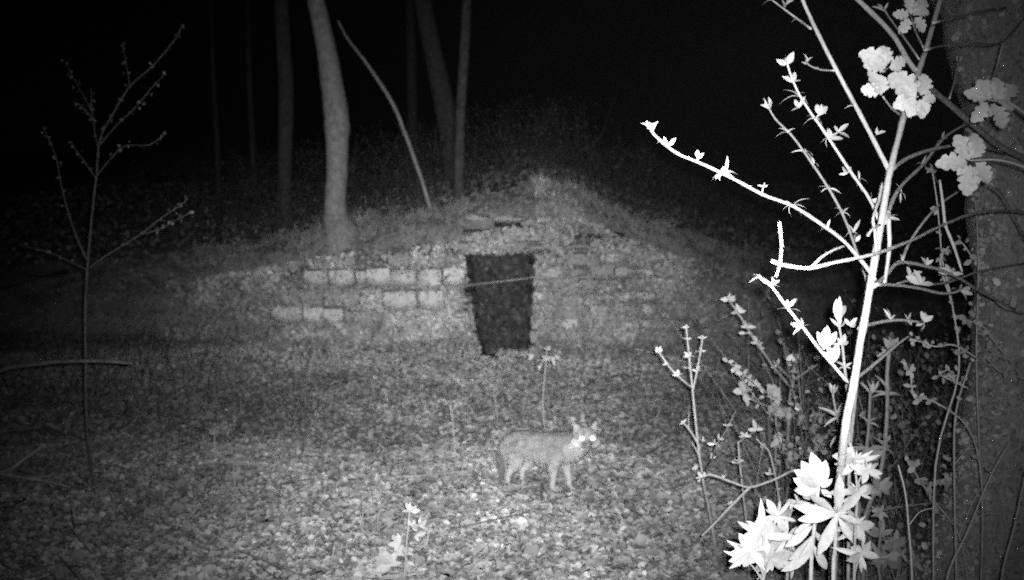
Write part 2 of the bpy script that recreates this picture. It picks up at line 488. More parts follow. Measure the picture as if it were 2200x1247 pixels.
for k in range(4):
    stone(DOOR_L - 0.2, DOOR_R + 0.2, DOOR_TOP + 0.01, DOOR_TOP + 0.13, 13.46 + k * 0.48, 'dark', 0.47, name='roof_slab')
# earth lying on the roof slabs
def roof_earth():
    xs = np.linspace(DOOR_L - 0.06, DOOR_R + 0.06, 12); ys = np.linspace(13.2, 16.5, 40)
    V = []; top = []
    for y in ys:
        for x in xs: V.append((x, y - FACE_Y, max(H(x, y, False), DOOR_TOP + 0.14)))
    for y in ys:
        for x in xs: V.append((x, y - FACE_Y, DOOR_TOP + 0.11))
    nx, ny = len(xs), len(ys)
    idx = np.arange(nx * ny).reshape(ny, nx)
    q = lambda I: np.stack([I[:-1, :-1], I[:-1, 1:], I[1:, 1:], I[1:, :-1]], -1).reshape(-1, 4)
    low = idx + nx * ny
    side = np.stack([low[0, :-1], low[0, 1:], idx[0, 1:], idx[0, :-1]], -1)
    Fc = np.concatenate([q(idx), q(low)[:, ::-1], side], 0)
    link('roof_earth', mesh_np('roof_earth', V, Fc, smooth=True), wall, M_SOIL)
roof_earth()

# ------------------------------------------------------------------ tubes
def catmull(P, n=5):
    P = [np.array(p, float) for p in P]
    if len(P) < 3: 
        return [P[0] + (P[-1] - P[0]) * i / 4 for i in range(5)]
    Q = [2 * P[0] - P[1]] + P + [2 * P[-1] - P[-2]]
    out = []
    for i in range(1, len(Q) - 2):
        a, b, c, d = Q[i - 1:i + 3]
        for k in range(n):
            t = k / n
            out.append(0.5 * (2 * b + (c - a) * t + (2 * a - 5 * b + 4 * c - d) * t * t + (3 * b - a - 3 * c + d) * t ** 3))
    out.append(P[-1])
    return out

def tube_arrays(P4, sides=6, n=4, wob=0.0, seed=0):
    """P4: list of (x,y,z,radius)"""
    S = np.array(catmull(P4, n))
    c = S[:, :3]; r = np.maximum(S[:, 3], 0.0003)
    t = np.gradient(c, axis=0); t /= np.linalg.norm(t, axis=1)[:, None] + 1e-9
    ref = np.array([0.31, 0.87, 0.39])
    u = np.cross(t, ref); u /= np.linalg.norm(u, axis=1)[:, None] + 1e-9
    v = np.cross(t, u)
    m = len(c)
    a = np.arange(sides) * 2 * math.pi / sides
    rr = r[:, None] * np.ones((1, sides))
    if wob:
        g = np.random.default_rng(seed)
        rr = rr * (1 + wob * g.normal(0, 1, (m, sides)))
    V = c[:, None, :] + (u[:, None, :] * np.cos(a)[None, :, None] + v[:, None, :] * np.sin(a)[None, :, None]) * rr[:, :, None]
    idx = np.arange(m * sides).reshape(m, sides)
    nxt = np.roll(idx, -1, axis=1)
    Fc = np.stack([idx[:-1], nxt[:-1], nxt[1:], idx[1:]], -1).reshape(-1, 4)
    V = V.reshape(-1, 3)
    cap = np.array([[idx[-1, i], idx[-1, (i + 1) % sides], idx[-1, (i + 2) % sides], idx[-1, (i + 2) % sides]] for i in range(0)]).reshape(-1, 4)
    V = np.concatenate([V, [c[-1] + t[-1] * r[-1] * 0.6, c[0] - t[0] * r[0] * 0.3]])
    e, s = len(V) - 2, len(V) - 1
    tip = np.array([[idx[-1, i], idx[-1, (i + 1) % sides], e, e] for i in range(sides)])
    bot = np.array([[idx[0, (i + 1) % sides], idx[0, i], s, s] for i in range(sides)])
    return V, Fc, np.concatenate([tip, bot])[:, :3]

def tube(name, P4, parent, mat, sides=6, n=4, wob=0.04, origin=None, seed=0):
    V, Fq, Ft = tube_arrays(P4, sides, n, wob, seed or len(P4) * 13 + int(abs(P4[0][0]) * 100))
    if origin is not None: V = V - np.array(origin)
    me = bpy.data.meshes.new(name)
    me.from_pydata([tuple(v) for v in V], [], [tuple(f) for f in Fq] + [tuple(f) for f in Ft])
    for p in me.polygons: p.use_smooth = True
    return link(name, me, parent, mat)

# ------------------------------------------------------------------ trees
def tree(label, pts, d, mat, name='tree', extra=(), group=None):
    """pts: (px, py, width px) from the foot upward, at depth d; carried on above the picture with bare limbs"""
    P = []
    for px, py, wd in pts:
        p = at(px, py, d); P.append((p.x, p.y, p.z, wd / F * d / 2))
    foot = P[0]
    zg = H(foot[0], foot[1])
    P[0] = (foot[0], foot[1], zg - 0.3, foot[3])
    root = thing(name, label, 'tree', (foot[0], foot[1], zg), group)
    a, b = np.array(P[-2]), np.array(P[-1])
    sl = (b - a)[:3] / max(b[2] - a[2], 0.1)
    x, y, z, r = P[-1]
    top = []
    for i in range(1, 5):
        hh = i * 1.6
        top.append((x + sl[0] * hh * 0.7, y + sl[1] * hh * 0.5, z + hh, r * (1 - 0.2 * i)))
    P += top
    tube('trunk', P, root, mat, 14, 5, 0.03, (foot[0], foot[1], zg))
    rr = random.Random(int(pts[0][0]))
    for i in range(5):
        s = top[i % 3]
        az = rr.uniform(0, 6.28)
        L = rr.uniform(1.5, 3)
        B = [(s[0], s[1], s[2] + 0.2 * i, r * 0.5), (s[0] + math.cos(az) * L * .5, s[1] + math.sin(az) * L * .5, s[2] + L * .5 + .2 * i, r * 0.3),
             (s[0] + math.cos(az) * L, s[1] + math.sin(az) * L, s[2] + L * 1.2 + .2 * i, r * 0.1)]
        tube('limb', B, root, mat, 6, 4, 0.04, (foot[0], foot[1], zg))
    return root

tree('pale-barked thick tree with a slight bend standing on the bank left of the doorway',
     [(738, 535, 140), (730, 500, 88), (723, 473, 60), (720, 440, 48), (724, 350, 46), (724, 270, 55), (716, 200, 50), (698, 90, 42), (678, 0, 38), (655, -110, 36)], 14.6, M_BARK)
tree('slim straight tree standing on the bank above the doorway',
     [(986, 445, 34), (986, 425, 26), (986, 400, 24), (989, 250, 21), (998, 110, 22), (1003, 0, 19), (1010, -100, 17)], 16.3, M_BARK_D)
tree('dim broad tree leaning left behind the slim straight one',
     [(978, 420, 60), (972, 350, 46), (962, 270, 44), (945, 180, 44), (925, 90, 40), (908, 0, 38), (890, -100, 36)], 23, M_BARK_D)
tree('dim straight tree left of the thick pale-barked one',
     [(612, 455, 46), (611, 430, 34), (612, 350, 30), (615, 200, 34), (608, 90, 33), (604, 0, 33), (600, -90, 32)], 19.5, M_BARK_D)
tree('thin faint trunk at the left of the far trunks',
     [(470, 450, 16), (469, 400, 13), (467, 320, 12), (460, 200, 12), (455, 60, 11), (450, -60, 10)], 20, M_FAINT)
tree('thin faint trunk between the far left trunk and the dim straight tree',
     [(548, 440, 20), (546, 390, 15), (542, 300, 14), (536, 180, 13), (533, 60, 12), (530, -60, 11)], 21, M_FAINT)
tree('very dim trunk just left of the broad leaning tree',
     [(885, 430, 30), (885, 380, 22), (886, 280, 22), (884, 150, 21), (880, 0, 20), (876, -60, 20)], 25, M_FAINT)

# broad dim trunk that fills the right edge
tree('broad dim trunk filling the right edge behind the twigs',
     [(2300, 1900, 860), (2290, 1500, 720), (2285, 1200, 560), (2290, 1000, 450), (2297, 800, 400), (2300, 500, 400), (2290, 250, 410), (2250, 0, 430), (2230, -150, 430)], 4.4, M_BARK_R)

def trunk_moss():
    t = bpy.data.objects[[o.name for o in bpy.data.objects if o.get('label', '').startswith('broad dim trunk')][0]]
    tr = [c for c in t.children if c.name.startswith('trunk')][0]
    me = tr.data
    co = np.zeros(len(me.vertices) * 3, dtype=np.float32); me.vertices.foreach_get('co', co); co = co.reshape(-1, 3)
    fs = np.array([p.vertices[:] for p in me.polygons if len(p.vertices) == 4])
    n = 34000
    f = fs[rng.integers(0, len(fs), n)]
    u = rng.uniform(0, 1, (n, 1)); v = rng.uniform(0, 1, (n, 1))
    P = (co[f[:, 0]] * (1 - u) + co[f[:, 1]] * u) * (1 - v) + (co[f[:, 3]] * (1 - u) + co[f[:, 2]] * u) * v
    P = P + (P * np.array([1, 1, 0])) / (np.linalg.norm(P[:, :2], axis=1)[:, None] + 1e-6) * (rng.uniform(0, 1, (n, 1)) ** 2 * 0.07)
    k = (P[:, 2] < 3.2) & (P[:, 1] < 0.15); P = P[k]; n = len(P)
    link('moss', leaves_mesh('moss', P, rng.uniform(.012, .035, n), rng.uniform(.4, 2.4, n), .42 * np.exp(rng.normal(0, .2, n))), t, M_LITTER, 'stuff')
trunk_moss()

# leaning dead pole
p = [(726, 45, 5), (748, 85, 7), (790, 140, 9), (843, 222, 11), (872, 292, 12), (893, 350, 12), (910, 400, 12), (926, 442, 12)][::-1]
P4 = []
for px, py, wd in p:
    q_ = at(px, py, 15.3); P4.append((q_.x, q_.y, q_.z, 0.75 * wd / F * 15.3 / 2))
P4[0] = (P4[0][0] + .03, P4[0][1], H(P4[0][0], P4[0][1]) - 0.05, P4[0][3])
pole = thing('dead_pole', 'thin bare pole leaning from the bank against the thick tree', 'pole', P4[0][:3])
tube('pole_stem', P4, pole, M_BARK, 7, 4, 0.05, P4[0][:3])
# far brush: a mass of bare twigs
def brush(name, label, n, region, hmin, hmax, tone0, thick=0.012, leafy=0):
    LP = []; V = []; Fc = []; tones = []
    b = 0
    for i in range(n):
        x, y = region(i)
        z = H(x, y)
        h = random.uniform(hmin, hmax); az = random.uniform(0, 6.28); ln = random.uniform(0.1, 0.7) * h
        p0 = np.array((x, y, z)); p1 = p0 + np.array((math.cos(az) * ln, math.sin(az) * ln, h))
        mid = (p0 + p1) / 2 + np.array((random.uniform(-.1, .1) * h, random.uniform(-.1, .1) * h, 0.05 * h))
        tn = tone0 * random.uniform(0.5, 1.4)
        segs = [(p0, mid, thick), (mid, p1, thick * 0.7)]
        for k in range(random.randint(1, 3)):
            t = random.uniform(0.3, 0.9); s = p0 + (p1 - p0) * t
            az2 = random.uniform(0, 6.28); l2 = random.uniform(.15, .4) * h
            segs.append((s, s + np.array((math.cos(az2) * l2, math.sin(az2) * l2, l2 * random.uniform(.2, .9))), thick * 0.5))
        if leafy:
            for a, c, r in segs:
                for k in range(random.randint(1, 4)):
                    LP.append(a + (c - a) * random.uniform(.4, 1.02) + np.array([random.gauss(0, leafy * .6) for _ in range(3)]))
        for a, c, r in segs:
            dx = np.array((r, 0, 0)); dy = np.array((0, r * 0.5, r * .5))
            V += [a - dx, a + dx - dy, a + dy, c - dx * .5, c + dx * .5 - dy * .5, c + dy * .5]
            Fc += [(b, b + 1, b + 4, b + 3), (b + 1, b + 2, b + 5, b + 4), (b + 2, b, b + 3, b + 5)]
            tones += [tn] * 3
            b += 6
    o = link(name, mesh_np(name, np.array(V), np.array(Fc), tones), mat=M_BRUSH, kind='stuff')
    o['label'] = label; o['category'] = 'brush'
    if leafy:
        LP = [p for p in LP if p[1] > 12 or p[0] > 0.235 * p[1]]
        n = len(LP)
        link('foliage', leaves_mesh('foliage', np.array(LP), rng.uniform(.5, 1.4, n) * leafy, rng.uniform(.6, 2.4, n), rng.uniform(.5, 1.3, n) * tone0), o, M_LITTER, 'stuff')
brush('undergrowth', 'tangle of dim bare twigs behind the bank', 1500, lambda i: (random.uniform(-7, 5), random.uniform(16.5, 27)), 0.3, 1.5, 0.05, 0.006, leafy=0.03)
brush('undergrowth', 'tangle of fine grey leafy twigs behind the white stem at lower right', 210, lambda i: (lambda d: (random.uniform(0.25, 0.45) * d, d))(random.uniform(4.6, 7.0)), 0.3, 1.25, 0.2, 0.003, leafy=0.028)
brush('undergrowth', 'faint bare twigs round the dark left edge', 160, lambda i: (random.uniform(-5.2, -2.8), random.uniform(7.5, 13)), 0.2, 0.8, 0.10, 0.004)

# ------------------------------------------------------------------ leaves of near plants
def leaf_mesh(name, outline, cup=0.12, curl=0.15):
    """outline: half outline (y, halfwidth); midrib along +Y from 0 to 1"""
    V = []; Fc = []
    n = len(outline)
    for y, h in outline:
        V += [(-h, y, cup * h * 2 - curl * y * y), (0, y, -curl * y * y), (h, y, cup * h * 2 - curl * y * y)]
    for i in range(n - 1):
        a = i * 3
        Fc += [(a, a + 1, a + 4, a + 3), (a + 1, a + 2, a + 5, a + 4)]
    me = bpy.data.meshes.new(name)
    me.from_pydata(V, [], Fc)
    for p in me.polygons: p.use_smooth = True
    me.materials.append(M_LEAF)
    return me
M_LEAFP = mat_noise('pale_lobed_leaf', 0.36, 0.56, 5, 4, rough=0.6, rand=0.15)  # lobed leaves, set paler so they come out brighter
LEAF = {
    'oval': leaf_mesh('leaf', [(0, .02), (.12, .13), (.3, .24), (.5, .28), (.7, .24), (.88, .13), (1, .01)]),
    'lance': leaf_mesh('leaf', [(0, .015), (.15, .06), (.35, .11), (.58, .14), (.8, .11), (.93, .05), (1, .005)], 0.25, 0.3),
    'bud': leaf_mesh('leaf', [(0, .05), (.2, .16), (.45, .22), (.7, .17), (.9, .08), (1, .01)], 0.6, -0.1),
    'lobed': leaf_mesh('leaf', [(0, .02), (.08, .10), (.18, .30), (.27, .33), (.33, .20), (.42, .36), (.54, .40), (.6, .24), (.7, .34), (.8, .30), (.86, .18), (.95, .16), (1, .04)], 0.2, 0.2),
    'curl': leaf_mesh('leaf', [(0, .02), (.15, .10), (.35, .16), (.55, .17), (.8, .12), (1, .01)], 0.3, 0.75),
}
LEAF['lobed'].materials.clear(); LEAF['lobed'].materials.append(M_LEAFP)
def add_leaf(par, origin, base, dirv, nor, length, shape, wide=1.0, mat=None):
    y = Vector(dirv).normalized()
    z = Vector(nor) - y * Vector(nor).dot(y)
    if z.length < 1e-3: z = y.orthogonal()
    z.normalize()
    x = y.cross(z)
    me = LEAF[shape]
    if mat is not None:
        key = (shape, mat.name)
        if key not in LEAF:
            LEAF[key] = me.copy(); LEAF[key].materials.clear(); LEAF[key].materials.append(mat)
        me = LEAF[key]
    o = bpy.data.objects.new('leaf', me)
    C.objects.link(o)
    o.parent = par
    M = Matrix((x * wide * length, y * length, z * length)).transposed().to_4x4()
    M.translation = Vector(base) - Vector(origin)
    o.matrix_basis = M
    return o

class Plant:
    def __init__(s, label, cat, foot, name='sapling', group=None, mat=None, ds=1.0, leafmat=None):
        """foot: (px, py, d) of the lowest visible point of the main stem; the thing stands on the floor below it"""
        s.ds = ds; s.leafmat = leafmat
        p = at(foot[0], foot[1], foot[2] * ds)
        s.o = (p.x, p.y, H(p.x, p.y))
        s.root = thing(name, label, cat, s.o, group)
        s.mat = mat or M_STEM
        s.rr = random.Random(int(foot[0] * 3 + foot[1]))
        s.last = None
    def stem(s, pts, wid, name='branch', down=False, dd=None):
        """pts: (px,py,d); wid: (first, last) width in px"""
        P = []
        n = len(pts)
        for i, (px, py, d) in enumerate(pts):
            d = d * s.ds
            p = at(px, py, d)
            wpx = wid[0] + (wid[1] - wid[0]) * i / max(1, n - 1)
            P.append((p.x, p.y, p.z, 0.88 * wpx / F * d / 2))
        if down:
            x, y, z, r = P[0]
            zg = H(x, y)
            if z > zg + 0.05:
                P = [(x + 0.02, y + 0.03, zg - 0.03, r * 1.25), (x + .012, y + .015, (z * .4 + zg * .6), r * 1.12)] + P
        s.last = tube(name, P, s.root, s.mat, 7, 4, 0.07, s.o)
        return s.last
    def sprig(s, px, py, d, size, n=4, axis=90, spread=75, shape='curl', par=None, face=0.55, wide=1.0):
        """n leaves out of one node; axis in degrees in the picture (90 = up)"""
        r = s.rr
        d = d * s.ds
        base = at(px, py, d)
        par = par or s.last or s.root
        for i in range(n):
            f = (i / (n - 1) - 0.5) * 2 if n > 1 else 0
            a = R(axis + f * spread + r.uniform(-12, 12))
            dv = Vector((1, 0, 0)) * math.cos(a) + UP * math.sin(a) + FWD * r.uniform(-.6, .6)
            nv = -FWD * face + Vector((r.uniform(-1, 1), r.uniform(-1, 1), r.uniform(-.3, 1))) * (1 - face) * 1.3
            if shape == 'curl': nv = nv + UP * 0.7
            L = size / F * d * r.uniform(0.6, 1.0)
            add_leaf(par, s.o, base, dv, nv, L, shape, wide * r.uniform(0.6, 0.95), s.leafmat)
    def leaf(s, px, py, qx, qy, d, shape='lance', wide=1.0, par=None, dd=0.0):
        """one leaf from pixel p to pixel q"""
        d = d * s.ds
        a, b = at(px, py, d), at(qx, qy, d + dd)
        r = s.rr
        nv = -FWD + Vector((r.uniform(-.35, .35), 0, r.uniform(-.2, .5)))
        add_leaf(par or s.last or s.root, s.o, a, b - a, nv, (b - a).length, shape, wide, s.leafmat)

# ---- the bright sapling
S = Plant('bright white sapling stem slanting up the right side, long twigs fanning from it', 'sapling', (1788, 1260, 1.6), mat=M_STEMB, ds=2.05)
S.stem([(1788, 1262, 1.45), (1812, 960, 1.1), (1832, 840, 1.08), (1855, 700, 1.11), (1876, 580, 1.10), (1893, 480, 1.12), (1907, 395, 1.14), (1914, 360, 1.15), (1945, 240, 1.2), (1968, 170, 1.24), (1990, 105, 1.28), (2020, 0, 1.34), (2045, -90, 1.38)],
       (22, 11), 'trunk', down=True)
S.stem([(1911, 368, 1.15), (1870, 288, 1.17), (1825, 203, 1.2), (1780, 118, 1.22), (1738, 32, 1.26), (1712, -30, 1.28)], (12, 9))
S.sprig(1885, 290, 1.17, 22, 2, 60, 40, 'bud'); S.sprig(1832, 228, 1.19, 22, 3, 90, 90)
S.stem([(1742, 62, 1.25), (1715, 42, 1.3), (1682, 18, 1.33), (1655, -2, 1.36)], (6, 4))
S.sprig(1684, 16, 1.33, 26, 3, 80, 40, 'bud'); S.sprig(1658, 2, 1.36, 24, 3, 120, 40); S.sprig(1713, 42, 1.3, 12, 2, 120, 60)
S.stem([(1792, 152, 1.21), (1762, 150, 1.25), (1738, 140, 1.28), (1730, 128, 1.3)], (5, 4))
S.sprig(1733, 138, 1.3, 24, 3, 110, 60, 'bud'); S.sprig(1757, 148, 1.26, 12, 2, 90, 30)
# crossing branch
S.stem([(1974, 160, 1.26), (1952, 132, 1.27), (1920, 78, 1.3), (1880, 35, 1.33), (1835, -8, 1.36), (1810, -30, 1.38)], (13, 13))
S.stem([(1968, 150, 1.25), (2000, 190, 1.4), (2040, 225, 1.5), (2095, 272, 1.6), (2150, 315, 1.7), (2230, 355, 1.8)], (13, 15))
S.sprig(2060, 240, 1.5, 20, 2, 100, 50); S.sprig(2128, 296, 1.7, 30, 3, 70, 60, 'oval')
S.stem([(1914, 366, 1.15), (1950, 340, 1.25), (2000, 322, 1.35), (2055, 313, 1.45), (2110, 316, 1.55), (2160, 330, 1.65)], (11, 6))
S.stem([(1900, 480, 1.13), (1930, 408, 1.25), (1985, 352, 1.4), (2030, 295, 1.5), (2085, 262, 1.6)], (11, 5))
S.sprig(1980, 352, 1.4, 24, 3, 60, 90); S.sprig(2025, 300, 1.5, 22, 3, 100, 70); S.sprig(1935, 415, 1.3, 24, 3, 0, 80)
# long low branch to the left
b5 = S.stem([(1880, 602, 1.080), (1858, 570, 1.099), (1815, 521, 1.136), (1770, 486, 1.174), (1705, 444, 1.230), (1640, 419, 1.286), (1580, 387, 1.337), (1510, 353, 1.397), (1455, 330, 1.444), (1412, 296, 1.481), (1392, 272, 1.498)], (10, 7))
S.sprig(1402, 286, 1.490, 34, 5, 95, 50, 'bud'); S.sprig(1390, 272, 1.500, 20, 2, 120, 40, 'bud')
S.sprig(1435, 315, 1.461, 26, 2, 75, 30, 'oval'); S.sprig(1422, 303, 1.473, 12, 2, 210, 40)
S.stem([(1500, 350, 1.406), (1498, 338, 1.407)], (4, 4)); S.sprig(1499, 342, 1.407, 22, 3, 85, 45, 'oval', par=b5)
S.sprig(1556, 374, 1.358, 40, 3, 35, 28, 'curl', par=b5); S.sprig(1552, 374, 1.361, 24, 3, 140, 60, 'oval', par=b5); S.sprig(1545, 375, 1.367, 18, 2, 220, 40, par=b5)
S.stem([(1637, 418, 1.288), (1640, 398, 1.286)], (4, 4)); S.sprig(1639, 402, 1.287, 14, 3, 90, 60, 'bud', par=b5)
S.sprig(1705, 444, 1.230, 36, 3, 30, 30, 'curl', par=b5); S.sprig(1698, 442, 1.236, 20, 3, 180, 70, par=b5)
S.sprig(1778, 490, 1.167, 24, 3, 85, 80, par=b5)
for x, y in ((1475, 340), (1530, 362), (1610, 402), (1668, 430), (1740, 467)):
    S.sprig(x, y, 1.08 + (1880 - x) / 490 * 0.42, 8, 2, 100, 70, 'bud', par=b5)
# twig with curled leaf pairs
t4 = S.stem([(1888, 472, 1.2), (1868, 428, 1.22), (1835, 380, 1.24), (1790, 312, 1.26), (1765, 275, 1.26), (1740, 240, 1.25), (1718, 205, 1.24), (1700, 165, 1.24), (1688, 125, 1.24)], (9, 5))
S.sprig(1689, 140, 1.24, 34, 5, 90, 60, 'oval'); S.sprig(1700, 178, 1.24, 32, 4, 90, 65, 'oval'); S.sprig(1714, 208, 1.24, 34, 4, 90, 85, 'curl')
S.sprig(1718, 232, 1.24, 30, 3, 130, 60, 'oval'); S.sprig(1752, 256, 1.25, 36, 4, 90, 85, 'curl'); S.sprig(1760, 248, 1.25, 32, 3, 80, 25, 'oval')
S.sprig(1783, 300, 1.26, 34, 4, 70, 60, 'oval'); S.sprig(1800, 285, 1.26, 30, 3, 40, 60, 'oval'); S.sprig(1778, 298, 1.26, 20, 3, 170, 60)
S.sprig(1822, 372, 1.24, 22, 3, 130, 60, 'oval'); S.sprig(1845, 385, 1.24, 20, 3, 20, 70); S.sprig(1870, 432, 1.22, 26, 2, 40, 40, 'oval')
# duller shoot left of it
S_ = S
S = Plant('duller straight shoot rising behind the white stem, curled leaf pairs up its length', 'sapling', (1822, 1000, 1.5), ds=1.95)
t5 = S.stem([(1822, 1000, 1.5), (1838, 850, 1.46), (1856, 680, 1.42), (1862, 606, 1.4), (1845, 556, 1.42), (1830, 510, 1.45), (1810, 460, 1.48), (1780, 405, 1.5), (1740, 345, 1.52), (1700, 290, 1.55), (1665, 255, 1.58), (1641, 212, 1.6)], (9, 5))
S.sprig(1652, 234, 1.59, 28, 4, 105, 40, 'bud'); S.sprig(1692, 286, 1.55, 26, 4, 90, 75); S.sprig(1730, 328, 1.53, 32, 4, 60, 90); S.sprig(1750, 352, 1.52, 18, 2, 60, 40)
S.sprig(1780, 406, 1.5, 26, 4, 90, 90, 'curl'); S.sprig(1812, 458, 1.47, 24, 4, 90, 90); S.sprig(1833, 500, 1.44, 30, 4, 90, 90); S.sprig(1838, 520, 1.43, 20, 2, 90, 20, 'oval')
S = S_
# lower twig with white leaves
t6 = S.stem([(1822, 822, 1.14), (1790, 785, 1.13), (1760, 750, 1.12), (1730, 710, 1.12), (1692, 662, 1.11), (1658, 616, 1.1), (1640, 604, 1.1), (1630, 592, 1.1)], (9, 6))
S.sprig(1632, 598, 1.1, 26, 4, 90, 85, 'curl'); S.sprig(1660, 614, 1.1, 28, 4, 75, 80, 'oval'); S.sprig(1693, 664, 1.11, 32, 5, 90, 90, 'oval'); S.sprig(1722, 705, 1.12, 30, 4, 120, 90, 'oval')
for q4 in ((1770, 752, 1778, 700), (1768, 748, 1758, 712), (1778, 745, 1798, 712), (1792, 775, 1778, 742), (1790, 780, 1800, 738), (1785, 775, 1768, 755)):
    S.leaf(*q4, 1.12, 'oval', 0.75, par=t6)
# short twigs to the right
b7 = S.stem([(1846, 706, 1.12), (1880, 695, 1.2), (1930, 688, 1.27), (1982, 693, 1.33)], (10, 6))
S.sprig(1914, 690, 1.25, 34, 3, 90, 40, 'lance'); S.sprig(1986, 692, 1.33, 36, 3, 70, 40, 'oval'); S.sprig(1986, 692, 1.33, 26, 2, 230, 30, 'oval'); S.sprig(1948, 686, 1.3, 20, 4, 40, 80, 'oval')
b8 = S.stem([(1834, 818, 1.13), (1870, 790, 1.22), (1908, 758, 1.3), (1935, 735, 1.36), (1955, 722, 1.4)], (9, 6))
b9 = S.stem([(1878, 616, 1.1), (1905, 590, 1.18), (1932, 565, 1.25), (1985, 571, 1.35), (2045, 590, 1.45), (2110, 628, 1.6), (2185, 668, 1.75)], (10, 7))
S.sprig(1990, 570, 1.35, 24, 3, 85, 50, 'oval'); S.sprig(1938, 562, 1.26, 24, 3, 80, 80); S.sprig(2175, 668, 1.74, 40, 4, 60, 80, 'oval'); S.sprig(2043, 588, 1.45, 32, 4, 80, 70, 'oval')
b10 = S.stem([(1880, 612, 1.1), (1925, 613, 1.2), (1975, 620, 1.3), (2025, 631, 1.38), (2058, 626, 1.42), (2066, 612, 1.44)], (9, 6))
S.sprig(2064, 626, 1.43, 26, 3, -20, 40, 'oval'); S.sprig(1978, 612, 1.3, 38, 4, 80, 70, 'oval')
S.stem([(1925, 612, 1.3), (1950, 604, 1.36), (1985, 612, 1.44), (2040, 606, 1.6), (2110, 582, 1.75), (2210, 565, 1.95)], (7, 5))
S.sprig(1955, 596, 1.36, 32, 4, 60, 60, 'oval')
S.stem([(1938, 560, 1.4), (1955, 520, 1.45), (1990, 470, 1.5), (2025, 435, 1.56), (2065, 408, 1.62)], (8, 5))
S.stem([(1908, 455, 1.16), (1911, 520, 1.17), (1905, 580, 1.16), (1899, 614, 1.15)], (11, 9)); S.sprig(1906, 470, 1.16, 32, 2, 10, 20, 'oval')
S.stem([(1884, 560, 1.1), (1880, 500, 1.09), (1876, 470, 1.09), (1888, 430, 1.12), (1895, 394, 1.14)], (8, 7))
S.stem([(1890, 484, 1.11), (1875, 492, 1.08), (1864, 507, 1.07)], (6, 7))

# lobed leaf clusters on the sapling
tw = S.stem([(1935, 248, 1.19), (1915, 232, 1.15), (1897, 208, 1.12)], (6, 4))
for q4 in ((1893, 205, 1876, 155), (1890, 200, 1852, 190), (1882, 178, 1868, 152), (1898, 200, 1888, 160)):
    S.leaf(*q4, 1.12, 'lobed', 1.1, par=tw)
tw = S.stem([(1930, 152, 1.22), (1912, 145, 1.16), (1898, 155, 1.12)], (5, 4))
for q4 in ((1905, 142, 1850, 110), (1903, 146, 1858, 138), (1908, 138, 1895, 98), (1912, 142, 1948, 128), (1910, 146, 1938, 150)):
    S.leaf(*q4, 1.13, 'lobed', 1.0, par=tw)
tw = S.stem([(1950, 225, 1.2), (1960, 212, 1.14), (1972, 208, 1.12)], (6, 4))
for q4 in ((1968, 208, 1915, 158), (1966, 215, 1930, 190), (1968, 212, 1922, 228), (1975, 214, 1985, 254), (1970, 216, 1952, 250), (1978, 206, 1990, 158), (1982, 210, 2012, 214), (1960, 200, 1940, 178), (1975, 215, 1998, 240)):
    S.leaf(*q4, 1.12, 'lobed', 1.05, par=tw)
tw = S.stem([(1985, 105, 1.28), (1968, 70, 1.32), (1957, 35, 1.35)], (5, 4))
for q4 in ((1957, 32, 1952, -8), (1962, 34, 1990, -5), (1965, 38, 1988, 68), (1953, 34, 1920, 30), (1953, 40, 1935, 72), (1968, 30, 1998, 25)):
    S.leaf(*q4, 1.35, 'lobed', 0.95, par=tw)
S.stem([(1975, 128, 1.27), (1945, 85, 1.33), (1912, 40, 1.4), (1898, 18, 1.42)], (6, 4)); S.sprig(1896, 24, 1.42, 26, 3, 110, 50, 'bud')

# ---- second plant with dull lobed leaves
G = Plant('small tree twig with grey lobed leaves hanging before the broad right trunk', 'sapling', (2320, 700, 1.9), ds=1.3, mat=M_STEMB)
g1 = G.stem([(2320, 700, 1.9), (2290, 450, 1.95), (2240, 290, 2.0), (2175, 225, 2.05), (2120, 215, 2.1)], (14, 5), 'trunk', down=True)
for q4 in ((2125, 214, 2102, 172), (2118, 216, 2075, 196), (2128, 214, 2120, 170), (2120, 220, 2092, 262), (2140, 220, 2142, 165), (2148, 218, 2185, 180), (2140, 228, 2158, 275), (2136, 222, 2128, 250), (2145, 222, 2168, 212), (2150, 222, 2180, 236)):
    G.leaf(*q4, 2.08, 'lobed', 0.95, par=g1)
g2 = G.stem([(2285, 440, 1.95), (2220, 370, 2.0), (2150, 345, 2.0), (2085, 345, 2.0)], (9, 4))
for q4 in ((2082, 345, 2056, 290), (2088, 342, 2098, 285), (2078, 350, 2014, 350), (2084, 355, 2078, 420), (2096, 350, 2130, 392), (2092, 358, 2104, 398), (2076, 352, 2058, 375), (2094, 340, 2112, 305)):
    G.leaf(*q4, 1.95, 'lobed', 0.9, par=g2)
for pts in ([(2005, 50, 1.5), (2060, 35, 1.9), (2120, 22, 2.2), (2160, 18, 2.4)], [(1988, 108, 1.45), (2030, 98, 1.8), (2090, 94, 2.1), (2155, 90, 2.4), (2210, 30, 2.6)],
            [(2040, 212, 2.2), (2052, 170, 2.3), (2060, 125, 2.4)], [(2155, 92, 2.4), (2140, 150, 2.4), (2120, 210, 2.3)], [(2130, 395, 2.0), (2160, 430, 2.3), (2205, 520, 2.6)]):
    G.stem(pts, (5, 4))
G.sprig(2058, 135, 2.4, 24, 3, 90, 30, 'oval'); G.sprig(2048, 32, 1.9, 14, 2, 80, 30); G.sprig(2085, 85, 2.1, 18, 2, 80, 40); G.sprig(2155, 90, 2.4, 20, 3, 90, 80)

